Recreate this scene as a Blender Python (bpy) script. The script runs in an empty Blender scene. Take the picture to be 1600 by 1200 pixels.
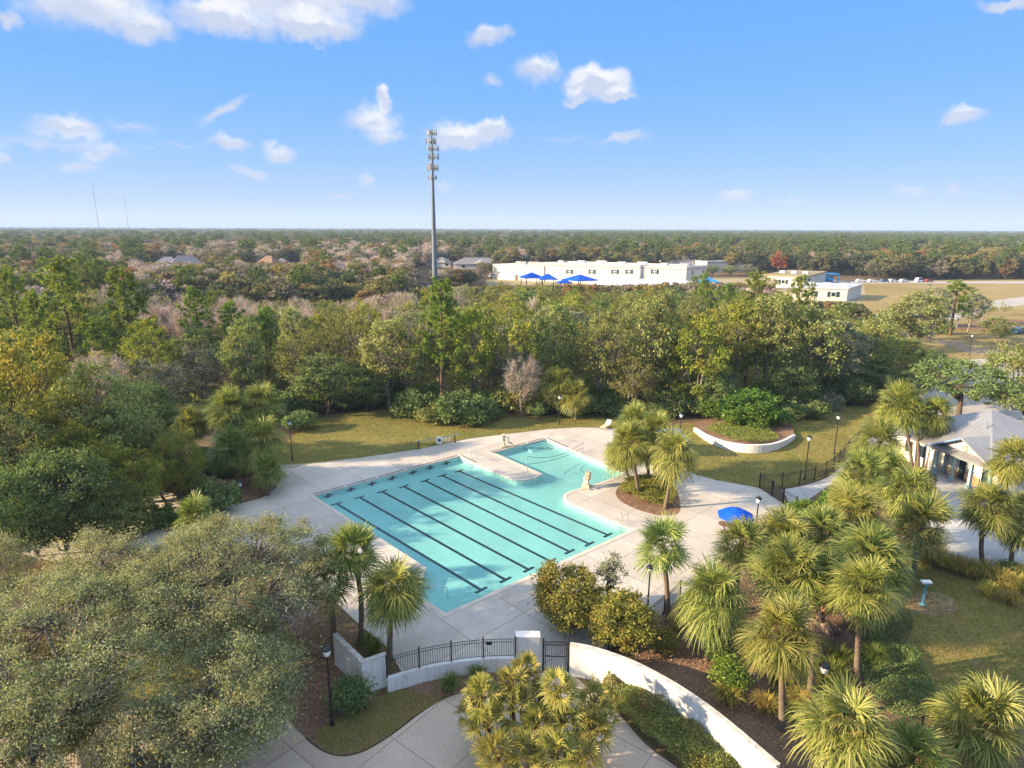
import bpy, math, random
import numpy as np
from mathutils import Vector, Matrix
from mathutils.geometry import delaunay_2d_cdt

SC = bpy.context.scene
COL = SC.collection
PI = math.pi
R = math.radians
FPX, HOR, ROLL, CAMH = 1000.0, 357.0, R(0.215), 24.0
PITCH = math.atan((600 - HOR) / FPX)

# ---------------------------------------------------------------- survey helpers
def at(x, y, z=0.0):
    u, v = x - 800, y - 600
    c, s = math.cos(ROLL), math.sin(ROLL)
    u, v = u * c + v * s, -u * s + v * c
    Y = FPX * math.cos(PITCH) - v * math.sin(PITCH)
    Z = FPX * math.sin(PITCH) + v * math.cos(PITCH)
    t = (CAMH - z) / Z
    return Vector((u * t, Y * t, z))

def pix(p):
    x, y, z = p[0], p[1], p[2] - CAMH
    fw = y * math.cos(PITCH) - z * math.sin(PITCH)
    dn = -z * math.cos(PITCH) - y * math.sin(PITCH)
    u, v = FPX * x / fw, FPX * dn / fw
    c, s = math.cos(ROLL), math.sin(ROLL)
    return 800 + u * c - v * s, 600 + u * s + v * c

def topz(p, py):
    lo, hi = 0.0, 90.0
    for _ in range(50):
        m = (lo + hi) / 2
        if pix((p[0], p[1], m))[1] > py: lo = m
        else: hi = m
    return lo

def P(pts, z=0.0):
    return [at(a, b, z) for a, b in pts]

def smooth(pts, n=6, closed=False):
    pts = [Vector(p) for p in pts]
    m = len(pts); out = []
    rng = range(m) if closed else range(m - 1)
    for i in rng:
        p1, p2 = pts[i], pts[(i + 1) % m]
        p0 = pts[i - 1] if (closed or i > 0) else p1
        p3 = pts[(i + 2) % m] if (closed or i + 2 < m) else p2
        for k in range(n):
            t = k / n
            out.append(0.5 * ((2 * p1) + (p2 - p0) * t + (2 * p0 - 5 * p1 + 4 * p2 - p3) * t * t + (3 * p1 - p0 - 3 * p2 + p3) * t ** 3))
    if not closed: out.append(pts[-1])
    return out

def inside(x, y, poly):
    r = False; j = len(poly) - 1
    for i in range(len(poly)):
        xi, yi, xj, yj = poly[i][0], poly[i][1], poly[j][0], poly[j][1]
        if (yi > y) != (yj > y) and x < (xj - xi) * (y - yi) / (yj - yi) + xi: r = not r
        j = i
    return r

# ---------------------------------------------------------------- materials
def new_mat(name):
    m = bpy.data.materials.new(name); m.use_nodes = True
    nt = m.node_tree; nt.nodes.clear()
    return m, nt

def nd(nt, typ, **kw):
    n = nt.nodes.new(typ)
    for k, v in kw.items():
        if k.startswith('i_'):
            key = k[2:]
            n.inputs[int(key) if key.isdigit() else key.replace('_', ' ')].default_value = v
        else: setattr(n, k, v)
    return n

def ramp(nt, stops, fac, interp='LINEAR'):
    r = nt.nodes.new('ShaderNodeValToRGB'); r.color_ramp.interpolation = interp
    e = r.color_ramp.elements
    while len(e) < len(stops): e.new(0.5)
    for k, (p, c) in enumerate(stops):
        e[k].position = p; e[k].color = (*c, 1)
    nt.links.new(fac, r.inputs[0])
    return r.outputs[0]

def mixc(nt, fac, a, b, mode='MIX'):
    m = nt.nodes.new('ShaderNodeMix'); m.data_type = 'RGBA'; m.blend_type = mode
    for s, v in ((m.inputs[0], fac), (m.inputs[6], a), (m.inputs[7], b)):
        if hasattr(v, 'is_linked'): nt.links.new(v, s)
        elif isinstance(v, (int, float)): s.default_value = v
        else: s.default_value = (*v, 1)
    return m.outputs[2]

def out(nt, sh):
    o = nt.nodes.new('ShaderNodeOutputMaterial'); nt.links.new(sh, o.inputs[0]); return o

def noise(nt, scale, detail=4, rough=.55, vec=None, dist=0):
    n = nd(nt, 'ShaderNodeTexNoise', i_Scale=scale, i_Detail=detail, i_Roughness=rough, i_Distortion=dist)
    if vec is not None: nt.links.new(vec, n.inputs['Vector'])
    return n.outputs[0]

def coords(nt, kind='Object'):
    return nt.nodes.new('ShaderNodeTexCoord').outputs[kind]

def principled(nt, color, rough=.7, spec=.3, metal=0, bump=None, bstr=.3, bdist=.02):
    b = nd(nt, 'ShaderNodeBsdfPrincipled', i_Roughness=rough, i_Metallic=metal)
    b.inputs['Specular IOR Level'].default_value = spec
    if hasattr(color, 'is_linked'): nt.links.new(color, b.inputs[0])
    else: b.inputs[0].default_value = (*color, 1)
    if bump is not None:
        bp = nd(nt, 'ShaderNodeBump', i_Strength=bstr, i_Distance=bdist)
        nt.links.new(bump, bp.inputs['Height']); nt.links.new(bp.outputs[0], b.inputs['Normal'])
    return b.outputs[0]

def mat_plain(name, col, rough=.6, spec=.3, metal=0, var=.18, scale=3.0, bstr=.15):
    m, nt = new_mat(name); c = coords(nt)
    n = noise(nt, scale, 6, .65, c)
    dk = tuple(x * (1 - var) for x in col); lt = tuple(min(1, x * (1 + var)) for x in col)
    cc = ramp(nt, [(.3, dk), (.7, lt)], n)
    out(nt, principled(nt, cc, rough, spec, metal, noise(nt, scale * 12, 4, .6, c), bstr, .01))
    return m

def mat_leaf(name, cols, trans=.35, rough=.55, spec=.25, patch=.5, objvar=.16, patchcol=None, hvar=.02):
    """leaf colours vary leaf by leaf, in patches through the crown, and from tree to tree"""
    m, nt = new_mat(name)
    g = nt.nodes.new('ShaderNodeNewGeometry')
    oi = nt.nodes.new('ShaderNodeObjectInfo')
    k = len(cols)
    c = ramp(nt, [(i / max(1, k - 1), col) for i, col in enumerate(cols)], g.outputs['Random Per Island'])
    n = noise(nt, patch, 3, .6, coords(nt))
    if patchcol: 
        f = nd(nt, 'ShaderNodeMapRange'); nt.links.new(n, f.inputs[0])
        f.inputs[1].default_value = .48; f.inputs[2].default_value = .66
        c = mixc(nt, f.outputs[0], c, patchcol)
    h = nd(nt, 'ShaderNodeHueSaturation')
    mr = nd(nt, 'ShaderNodeMapRange', i_3=1 - objvar, i_4=1 + objvar); nt.links.new(oi.outputs['Random'], mr.inputs[0])
    mh = nd(nt, 'ShaderNodeMapRange', i_3=.5 - hvar, i_4=.5 + hvar)
    wn = nd(nt, 'ShaderNodeTexWhiteNoise', noise_dimensions='1D'); nt.links.new(oi.outputs['Random'], wn.inputs['W'])
    nt.links.new(wn.outputs[0], mh.inputs[0])
    nt.links.new(mh.outputs[0], h.inputs['Hue']); nt.links.new(mr.outputs[0], h.inputs['Value']); nt.links.new(c, h.inputs['Color'])
    c = h.outputs[0]
    p = principled(nt, c, rough, spec * .6)
    t = nt.nodes.new('ShaderNodeBsdfTranslucent')
    tc = mixc(nt, 1.0, c, (1.0, 1.0, .55), 'MULTIPLY'); nt.links.new(tc, t.inputs[0])
    mx = nd(nt, 'ShaderNodeMixShader', i_0=trans)
    nt.links.new(p, mx.inputs[1]); nt.links.new(t.outputs[0], mx.inputs[2])
    out(nt, mx.outputs[0])
    return m

def mat_ground(name, stops, big=.12, mid=1.3, fine=14, bstr=.5, bdist=.05, rough=.95, specks=None):
    m, nt = new_mat(name); c = coords(nt)
    n1 = noise(nt, big, 5, .6, c); n2 = noise(nt, mid, 6, .7, c); n3 = noise(nt, fine, 5, .75, c)
    a = nd(nt, 'ShaderNodeMath', operation='MULTIPLY', i_1=.45); nt.links.new(n1, a.inputs[0])
    b = nd(nt, 'ShaderNodeMath', operation='MULTIPLY_ADD', i_1=.3); nt.links.new(n2, b.inputs[0]); nt.links.new(a.outputs[0], b.inputs[2])
    d = nd(nt, 'ShaderNodeMath', operation='MULTIPLY_ADD', i_1=.25); nt.links.new(n3, d.inputs[0]); nt.links.new(b.outputs[0], d.inputs[2])
    col = ramp(nt, stops, d.outputs[0])
    if specks:
        v = nd(nt, 'ShaderNodeTexVoronoi', i_Scale=specks[1]); nt.links.new(c, v.inputs['Vector'])
        lt = nd(nt, 'ShaderNodeMath', operation='LESS_THAN', i_1=specks[2]); nt.links.new(v.outputs['Distance'], lt.inputs[0])
        col = mixc(nt, lt.outputs[0], col, specks[0])
    out(nt, principled(nt, col, rough, .1, 0, n3, bstr, bdist))
    return m

def mat_concrete(name, base, rot, size, joint=.022, stain=.3):
    m, nt = new_mat(name); c = coords(nt)
    mp = nd(nt, 'ShaderNodeMapping'); mp.inputs['Rotation'].default_value = (0, 0, rot); nt.links.new(c, mp.inputs[0])
    br = nd(nt, 'ShaderNodeTexBrick', offset=0.0, squash=1.0, i_Scale=1.0)
    br.inputs['Mortar Size'].default_value = joint; br.inputs['Mortar Smooth'].default_value = .1
    br.inputs['Brick Width'].default_value = size; br.inputs['Row Height'].default_value = size
    br.inputs['Color1'].default_value = (1, 1, 1, 1); br.inputs['Color2'].default_value = (.84, .83, .82, 1); br.inputs['Mortar'].default_value = (.42, .4, .38, 1)
    nt.links.new(mp.outputs[0], br.inputs[0])
    n1 = noise(nt, .22, 6, .65, c); n2 = noise(nt, 5, 6, .7, c)
    dk = tuple(x * (1 - stain) for x in base)
    col = ramp(nt, [(.32, dk), (.62, base)], n1)
    col = mixc(nt, .35, col, ramp(nt, [(.35, tuple(x * .8 for x in base)), (.65, tuple(min(1, x * 1.12) for x in base))], n2))
    col = mixc(nt, 1.0, col, br.outputs[0], 'MULTIPLY')
    out(nt, principled(nt, col, .85, .2, 0, noise(nt, 60, 4, .7, c), .2, .005))
    return m

M = {}
M['floor'] = mat_ground('forest_floor', [(.3, (.06, .045, .025)), (.5, (.13, .09, .048)), (.62, (.2, .145, .08)), (.75, (.11, .115, .04))])
M['lawn'] = mat_ground('lawn_grass', [(.3, (.10, .115, .03)), (.45, (.175, .175, .048)), (.56, (.27, .235, .07)), (.66, (.37, .28, .10)), (.78, (.30, .185, .09))], .16, .9, 9, .6, .05)
M['dry'] = mat_ground('dry_field', [(.3, (.16, .13, .04)), (.5, (.29, .215, .085)), (.7, (.4, .31, .16))], .02, .12, 2)
M['mulch'] = mat_ground('bark_mulch', [(.3, (.11, .065, .045)), (.5, (.23, .135, .085)), (.65, (.36, .23, .15)), (.78, (.46, .34, .23))], .3, 4, 22, 1.0, .06)
M['sand'] = mat_ground('sandy_patch', [(.3, (.24, .17, .1)), (.7, (.4, .3, .19))], .5, 3, 20, .3, .02)
M['yard'] = mat_ground('school_yard', [(.3, (.2, .17, .07)), (.55, (.36, .29, .17)), (.7, (.46, .4, .3))], .03, .2, 2)
POOLROT = R(46.3)
M['deck'] = mat_concrete('deck_concrete', (.59, .525, .45), POOLROT, 4.3)
M['walk'] = mat_concrete('walk_concrete', (.56, .45, .345), R(38), 3.4, .02)
M['plaza'] = mat_concrete('plaza_concrete', (.54, .52, .5), R(12), 5.0, .012)
M['lot'] = mat_ground('parking_lot', [(.3, (.3, .27, .24)), (.6, (.46, .42, .38))], .08, .6, 12, .2, .01)
M['coping'] = mat_plain('pool_coping', (.55, .475, .39), .7, .3, 0, .15, 1.5)
M['tile'] = mat_plain('dark_tile', (.018, .022, .035), .25, .5, 0, .2, 2)
M['plaster'] = mat_ground('pool_plaster', [(.36, (.60, .66, .635)), (.5, (.72, .77, .745)), (.62, (.84, .87, .85))], .3, 2.6, 7, .1, .01, .8)  # pebble mottle, also painted to suggest bright ripple light on the floor
def mat_stucco():
    m, nt = new_mat('white_stucco'); c = coords(nt)
    mp = nd(nt, 'ShaderNodeMapping'); mp.inputs['Scale'].default_value = (3.2, 3.2, .35); nt.links.new(c, mp.inputs[0])
    st = noise(nt, 1.6, 6, .7, mp.outputs[0]); bl = noise(nt, .8, 6, .65, c)
    col = mixc(nt, 1.0, ramp(nt, [(.3, (.70, .67, .62)), (.6, (.79, .76, .72))], bl), ramp(nt, [(.30, (.74, .70, .64)), (.50, (1, 1, 1))], st), 'MULTIPLY')
    out(nt, principled(nt, col, .9, .15, 0, noise(nt, 25, 5, .7, c), .35, .015)); return m
M['white'] = mat_stucco()
M['wallcap'] = mat_plain('weathered_cap', (.52, .48, .42), .9, .1, 0, .4, 3.5)
M['black'] = mat_plain('black_metal', (.012, .013, .016), .4, .5, 0, .2)
M['darkpole'] = mat_plain('dark_grey_metal', (.05, .055, .06), .45, .5, .2, .2)
M['galv'] = mat_plain('galvanised_steel', (.30, .33, .37), .5, .4, .35, .15, .4)
M['antenna'] = mat_plain('antenna_grey', (.22, .23, .25), .5, .4, 0, .3, 1)
M['chrome'] = mat_plain('stainless_rail', (.7, .68, .66), .25, .5, .85, .05)
M['globe'] = mat_plain('frosted_globe', (.85, .85, .82), .3, .5, 0, .03)
M['roof'] = None
M['teal'] = mat_plain('pale_teal_paint', (.28, .42, .45), .5, .3, 0, .1)
M['tealpost'] = mat_plain('teal_post_paint', (.12, .3, .36), .5, .3, 0, .2)
M['tan'] = mat_plain('tan_block', (.42, .27, .14), .85, .2, 0, .2, 4)
M['blue'] = mat_plain('blue_canvas', (.005, .085, .5), .75, .15, 0, .15, 1.2)
M['skyblue'] = mat_plain('faded_blue_canvas', (.16, .27, .48), .8, .15, 0, .12)
M['cream'] = mat_plain('cream_wall', (.63, .58, .51), .9, .1, 0, .08, .15)
M['greyroof'] = mat_plain('grey_flat_roof', (.36, .35, .35), .8, .2, 0, .2, .3)
M['whiteroof'] = mat_plain('white_metal_roof', (.6, .6, .62), .5, .3, .2, .08, .3)
M['glass'] = mat_plain('dark_window', (.02, .035, .05), .15, .6, 0, .2)
M['shutter'] = mat_plain('green_shutter', (.02, .05, .05), .6, .3, 0, .2)
M['trim'] = mat_plain('grey_trim', (.33, .3, .28), .8, .2, 0, .1, .4)
M['shingle'] = mat_plain('brown_shingle', (.22, .14, .1), .9, .1, 0, .25, 1.5)
M['greyshingle'] = mat_plain('grey_shingle', (.2, .19, .2), .9, .1, 0, .25, 1.5)
M['wood'] = mat_plain('weathered_pole_wood', (.3, .23, .16), .9, .1, 0, .3, 2)
M['beige'] = mat_plain('beige_plastic', (.7, .55, .38), .5, .3, 0, .08)
M['liftblue'] = mat_plain('grey_blue_pad', (.25, .2, .2), .6, .3, 0, .3)
M['stripe'] = mat_plain('red_striped_cover', (.50, .34, .24), .7, .2, 0, .3, 6)
M['towergrey'] = mat_plain('weathered_tower_steel', (.15, .18, .215), .6, .3, .2, .15, .4)
M['carwhite'] = mat_plain('white_car_paint', (.8, .8, .8), .2, .6, 0, .02)
M['carblue'] = mat_plain('slate_blue_car_paint', (.08, .16, .24), .2, .6, 0, .05)
M['carred'] = mat_plain('dull_red_car_paint', (.3, .03, .02), .2, .6, 0, .05)
M['tyre'] = mat_plain('tyre_rubber', (.02, .02, .02), .8, .2)
M['playblue'] = mat_plain('playground_blue', (.02, .25, .6), .4, .4)
M['playgreen'] = mat_plain('playground_green', (.02, .28, .2), .4, .4)
M['net'] = mat_plain('net_cord', (.03, .05, .07), .8, .1)

def mat_bark(name, a, b, scale=6):
    m, nt = new_mat(name); c = coords(nt)
    mp = nd(nt, 'ShaderNodeMapping'); mp.inputs['Scale'].default_value = (1, 1, .25); nt.links.new(c, mp.inputs[0])
    n = noise(nt, scale, 6, .7, mp.outputs[0], .4)
    out(nt, principled(nt, ramp(nt, [(.35, a), (.65, b)], n), .95, .1, 0, n, .8, .04)); return m
def mat_rings(name, a, b, per=9):
    m, nt = new_mat(name); c = coords(nt)
    w = nd(nt, 'ShaderNodeTexWave', wave_type='BANDS', bands_direction='Z', i_Scale=per, i_Distortion=3.0, i_Detail=3.0); nt.links.new(c, w.inputs[0])
    n = noise(nt, 5, 5, .6, c)
    col = mixc(nt, .5, ramp(nt, [(.2, a), (.8, b)], w.outputs[1]), ramp(nt, [(.3, a), (.7, b)], n))
    out(nt, principled(nt, col, .95, .1, 0, w.outputs[1], .7, .03)); return m
M['bark'] = mat_bark('grey_brown_bark', (.045, .034, .025), (.17, .135, .1))
M['palebark'] = mat_bark('pale_lichen_bark', (.12, .1, .08), (.36, .31, .25))
M['pinebark'] = mat_bark('pine_bark', (.06, .04, .03), (.2, .13, .09))
M['twig'] = mat_leaf('bare_twig', [(.30, .23, .19), (.46, .37, .31), (.6, .5, .43)], .1, .8, .1, .4, .15)
M['pinktwig'] = mat_leaf('pinkish_bare_twig', [(.33, .245, .21), (.46, .36, .31), (.56, .46, .41)], .1, .8, .1, .4, .15)
M['palmtrunk'] = mat_rings('palm_trunk', (.13, .095, .07), (.30, .23, .165))
M['boots'] = mat_rings('palm_boots', (.1, .045, .02), (.32, .18, .1), 4)
# foliage
M['oak'] = mat_leaf('oak_leaf', [(0.136, 0.181, 0.050), (0.236, 0.288, 0.084), (0.366, 0.388, 0.132), (0.472, 0.450, 0.186)], .38, .5, .22, .45, .12, (.27, .24, .095))
M['liveoak'] = mat_leaf('live_oak_leaf', [(0.108, 0.140, 0.060), (0.201, 0.234, 0.105), (0.314, 0.338, 0.165), (0.431, 0.426, 0.240), (0.490, 0.468, 0.300)], .38, .6, .15, .4, .1, (.32, .28, .15))
M['dark'] = mat_leaf('dark_leaf', [(0.102, 0.156, 0.058), (0.174, 0.240, 0.082), (0.270, 0.325, 0.118)], .34, .5, .2, .5, .15)
M['yellow'] = mat_leaf('yellow_green_leaf', [(0.137, 0.184, 0.028), (0.231, 0.276, 0.044), (0.347, 0.368, 0.066), (0.315, 0.276, 0.066)], .42, .55, .2, .4, .12, (.36, .31, .06))
M['gold'] = mat_leaf('russet_leaf', [(0.179, 0.182, 0.060), (0.273, 0.260, 0.084), (0.347, 0.312, 0.108), (0.210, 0.260, 0.084)], .38, .6, .2, .4, .15, (.19, .19, .06))
M['rust'] = mat_leaf('rust_orange_leaf', [(.25, .08, .025), (.36, .13, .04), (.4, .2, .08)], .35, .6, .2, .4, .15)
M['grey'] = mat_leaf('grey_green_leaf', [(0.172, 0.204, 0.138), (0.265, 0.288, 0.184), (0.368, 0.372, 0.241)], .3, .6, .2, .4, .15, (.28, .24, .17))
M['pine'] = mat_leaf('pine_needle', [(0.081, 0.138, 0.022), (0.161, 0.241, 0.039), (0.276, 0.356, 0.061), (0.391, 0.437, 0.099)], .35, .5, .25, .5, .12)
M['bright'] = mat_leaf('glossy_bright_leaf', [(.045, .11, .018), (.095, .19, .028), (.17, .28, .04), (.27, .36, .06)], .38, .35, .45, .6, .1)
M['palm'] = mat_leaf('palm_leaf', [(.11, .15, .032), (.23, .265, .058), (.38, .385, .095), (.50, .46, .15)], .4, .4, .4, .8, .1)
M['palmdark'] = mat_leaf('palm_leaf_deep', [(.09, .14, .034), (.18, .235, .056), (.31, .345, .085), (.44, .43, .14)], .38, .4, .4, .8, .1)
M['saw'] = mat_leaf('yellow_palm_leaf', [(.12, .15, .03), (.25, .26, .055), (.40, .37, .09), (.50, .41, .13)], .38, .4, .35, .8, .08)
M['deadfrond'] = mat_leaf('dead_frond', [(.2, .13, .07), (.34, .24, .15), (.42, .33, .23)], .2, .8, .1, .8, .1)
M['grassblade'] = mat_leaf('ornamental_grass', [(.16, .18, .03), (.32, .28, .055), (.5, .38, .1), (.56, .42, .15)], .38, .6, .2, .8, .12)
M['darkgrass'] = mat_leaf('green_grass_clump', [(.08, .12, .028), (.16, .2, .045), (.27, .28, .07)], .38, .6, .2, .8, .12)
M['turf'] = mat_leaf('turf_blade', [(.10, .13, .03), (.19, .20, .046), (.31, .27, .075), (.46, .34, .13)], .3, .7, .1, .35, .1, (.35, .235, .10))
M['chip'] = mat_leaf('dry_leaf_chip', [(.16, .09, .06), (.3, .18, .11), (.46, .32, .21), (.55, .42, .3)], .1, .8, .1, .8, .05)

def mat_metalroof():
    m, nt = new_mat('standing_seam_roof'); c = coords(nt)
    n = noise(nt, .5, 5, .6, c)
    out(nt, principled(nt, ramp(nt, [(.3, (.25, .25, .26)), (.7, (.33, .325, .33))], n), .45, .4, .3, noise(nt, 8, 3, .5, c), .05, .01)); return m
M['roof'] = mat_metalroof()

def mat_water():
    m, nt = new_mat('pool_water'); c = coords(nt)
    n = nd(nt, 'ShaderNodeTexNoise', i_Scale=3.6, i_Detail=4, i_Roughness=.6, i_Distortion=.8); nt.links.new(c, n.inputs[0])
    bp = nd(nt, 'ShaderNodeBump', i_Strength=.8, i_Distance=.06); nt.links.new(n.outputs[0], bp.inputs['Height'])
    tr = nd(nt, 'ShaderNodeBsdfTransparent'); tr.inputs[0].default_value = (.49, .755, .73, 1)
    gl = nd(nt, 'ShaderNodeBsdfGlossy', i_Roughness=.03); gl.inputs[0].default_value = (1, 1, 1, 1); nt.links.new(bp.outputs[0], gl.inputs['Normal'])
    fr = nd(nt, 'ShaderNodeFresnel', i_IOR=1.33); nt.links.new(bp.outputs[0], fr.inputs['Normal'])
    ge = nt.nodes.new('ShaderNodeNewGeometry'); iv = nd(nt, 'ShaderNodeMath', operation='SUBTRACT', i_0=1.0); nt.links.new(ge.outputs['Backfacing'], iv.inputs[1])
    fm = nd(nt, 'ShaderNodeMath', operation='MULTIPLY'); nt.links.new(fr.outputs[0], fm.inputs[0]); nt.links.new(iv.outputs[0], fm.inputs[1])
    mx = nt.nodes.new('ShaderNodeMixShader'); nt.links.new(fm.outputs[0], mx.inputs[0])
    nt.links.new(tr.outputs[0], mx.inputs[1]); nt.links.new(gl.outputs[0], mx.inputs[2])
    out(nt, mx.outputs[0]); return m
M['water'] = mat_water()

for k_, cols_ in {'oak': [(0.123, 0.128, 0.059), (0.198, 0.193, 0.089), (0.296, 0.265, 0.133)], 'yellow': [(0.198, 0.187, 0.067), (0.296, 0.258, 0.089), (0.379, 0.301, 0.111)], 'dark': [(0.066, 0.086, 0.050), (0.107, 0.128, 0.075), (0.165, 0.179, 0.097)], 'gold': [(0.231, 0.164, 0.081), (0.314, 0.215, 0.111), (0.379, 0.244, 0.119)], 'grey': [(0.182, 0.164, 0.127), (0.264, 0.229, 0.178), (0.346, 0.294, 0.230)], 'pine': [(0.083, 0.122, 0.042), (0.140, 0.187, 0.059), (0.215, 0.250, 0.081)]}.items():
    M['far' + k_] = mat_leaf('far_' + k_ + '_leaf', cols_, .38, .8, .1, .3, .12)
# ---------------------------------------------------------------- mesh builder
class MB:
    def __init__(s): s.v = []; s.f = []
    def quad(s, a, b, c, d):
        k = len(s.v); s.v += [tuple(a), tuple(b), tuple(c), tuple(d)]; s.f.append((k, k + 1, k + 2, k + 3)); return s
    def tri(s, a, b, c):
        k = len(s.v); s.v += [tuple(a), tuple(b), tuple(c)]; s.f.append((k, k + 1, k + 2)); return s
    def box(s, c, size, rz=0):
        k = len(s.v); cs, sn = math.cos(rz), math.sin(rz); hx, hy, hz = size[0] / 2, size[1] / 2, size[2] / 2
        for dz in (-hz, hz):
            for dx, dy in ((-hx, -hy), (hx, -hy), (hx, hy), (-hx, hy)):
                s.v.append((c[0] + dx * cs - dy * sn, c[1] + dx * sn + dy * cs, c[2] + dz))
        for q in ((0, 3, 2, 1), (4, 5, 6, 7), (0, 1, 5, 4), (1, 2, 6, 5), (2, 3, 7, 6), (3, 0, 4, 7)):
            s.f.append(tuple(k + i for i in q))
        return s
    def prism(s, poly, z0, z1):
        k = len(s.v); n = len(poly)
        zz0 = z0 if hasattr(z0, '__len__') else [z0] * n
        zz1 = z1 if hasattr(z1, '__len__') else [z1] * n
        s.v += [(p[0], p[1], zz0[i]) for i, p in enumerate(poly)] + [(p[0], p[1], zz1[i]) for i, p in enumerate(poly)]
        for i in range(n):
            j = (i + 1) % n; s.f.append((k + i, k + j, k + n + j, k + n + i))
        s.f.append(tuple(k + n + i for i in range(n))); s.f.append(tuple(k + n - 1 - i for i in range(n)))
        return s
    def strip(s, left, right, z0, z1):
        """a solid running along two side lines"""
        n = len(left); k = len(s.v)
        zz0 = z0 if hasattr(z0, '__len__') else [z0] * n
        zz1 = z1 if hasattr(z1, '__len__') else [z1] * n
        for i in range(n):
            l, r = left[i], right[i]
            s.v += [(l[0], l[1], zz0[i]), (r[0], r[1], zz0[i]), (r[0], r[1], zz1[i]), (l[0], l[1], zz1[i])]
        for i in range(n - 1):
            a = k + 4 * i; b = a + 4
            for q in range(4):
                s.f.append((a + q, a + (q + 1) % 4, b + (q + 1) % 4, b + q))
        s.f.append((k + 3, k + 2, k + 1, k)); e = k + 4 * (n - 1); s.f.append((e, e + 1, e + 2, e + 3))
        return s
    def tube(s, pts, rad, seg=6, cap=True):
        pts = [Vector(p) for p in pts]; n = len(pts)
        rad = rad if hasattr(rad, '__len__') else [rad] * n
        k = len(s.v)
        for i, p in enumerate(pts):
            d = (pts[min(i + 1, n - 1)] - pts[max(i - 1, 0)])
            d = d.normalized() if d.length > 1e-9 else Vector((0, 0, 1))
            a = d.cross(Vector((0, 0, 1))) if abs(d.z) < .95 else d.cross(Vector((1, 0, 0)))
            a.normalize(); b = d.cross(a)
            for q in range(seg):
                t = 2 * PI * q / seg
                s.v.append(tuple(p + (a * math.cos(t) + b * math.sin(t)) * rad[i]))
        for i in range(n - 1):
            for q in range(seg):
                a0 = k + i * seg + q; a1 = k + i * seg + (q + 1) % seg
                s.f.append((a0, a1, a1 + seg, a0 + seg))
        if cap:
            s.f.append(tuple(k + seg - 1 - q for q in range(seg))); e = k + (n - 1) * seg; s.f.append(tuple(e + q for q in range(seg)))
        return s
    def lathe(s, c, prof, seg=12):
        k = len(s.v)
        for r, z in prof:
            for q in range(seg):
                t = 2 * PI * q / seg; s.v.append((c[0] + r * math.cos(t), c[1] + r * math.sin(t), c[2] + z))
        for i in range(len(prof) - 1):
            for q in range(seg):
                a0 = k + i * seg + q; a1 = k + i * seg + (q + 1) % seg
                s.f.append((a0, a1, a1 + seg, a0 + seg))
        s.f.append(tuple(k + seg - 1 - q for q in range(seg))); e = k + (len(prof) - 1) * seg; s.f.append(tuple(e + q for q in range(seg)))
        return s
    def mesh(s, name, mat, smooth_=False):
        me = bpy.data.meshes.new(name); me.from_pydata(s.v, [], s.f); me.materials.append(mat)
        if smooth_: me.polygons.foreach_set('use_smooth', [True] * len(me.polygons))
        me.update(); return me
    def build(s, name, mat, parent=None, smooth_=False, off=None):
        if off is not None: s.v = [(a - off[0], b - off[1], c - off[2]) for a, b, c in s.v]
        return link(name, s.mesh(name, mat, smooth_), parent)

def link(name, data, parent=None):
    o = bpy.data.objects.new(name, data); COL.objects.link(o)
    if parent is not None: o.parent = parent
    return o

def tag(o, label=None, cat=None, group=None, kind=None):
    if label: o['label'] = label
    if cat: o['category'] = cat
    if group: o['group'] = group
    if kind: o['kind'] = kind
    return o

def thing(name, loc, label, cat, group=None, rz=0):
    o = link(name, None); o.location = loc; o.rotation_euler = (0, 0, rz)
    return tag(o, label, cat, group)

def sheet(name, poly, z, mat, holes=(), kind='structure'):
    vs = [Vector((p[0], p[1])) for p in poly]; es = [(i, (i + 1) % len(poly)) for i in range(len(poly))]
    for h in holes:
        k = len(vs); vs += [Vector((p[0], p[1])) for p in h]; es += [(k + i, k + (i + 1) % len(h)) for i in range(len(h))]
    v2, _, f2, *_ = delaunay_2d_cdt(vs, es, [], 2 if holes else 1, 1e-6)
    me = bpy.data.meshes.new(name)
    fs = []
    for f in f2:
        a, b, c = (v2[i] for i in f[:3]); g = (a + b + c) / 3
        if not inside(g.x, g.y, poly) or any(inside(g.x, g.y, h) for h in holes): continue
        fs.append(tuple(f) if (b - a).cross(c - a) > 0 else tuple(reversed(f)))
    me.from_pydata([(v.x, v.y, z) for v in v2], [], fs); me.materials.append(mat)
    o = link(name, me)
    if kind: o['kind'] = kind
    return o

def offset(poly, d, closed=True):
    n = len(poly); res = []
    for i in range(n):
        p = Vector(poly[i][:2])
        a = Vector(poly[i - 1][:2]) if (closed or i > 0) else None
        b = Vector(poly[(i + 1) % n][:2]) if (closed or i < n - 1) else None
        ns = []
        if a is not None and (p - a).length > 1e-6: e = (p - a).normalized(); ns.append(Vector((-e.y, e.x)))
        if b is not None and (b - p).length > 1e-6: e = (b - p).normalized(); ns.append(Vector((-e.y, e.x)))
        if len(ns) == 2:
            m = ns[0] + ns[1]; m = m.normalized() if m.length > 1e-6 else ns[0]
            res.append(p + m * (d / max(.4, m.dot(ns[0]))))
        else: res.append(p + ns[0] * d)
    return res
def area(poly):
    return sum(poly[i - 1][0] * poly[i][1] - poly[i][0] * poly[i - 1][1] for i in range(len(poly))) / 2

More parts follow.
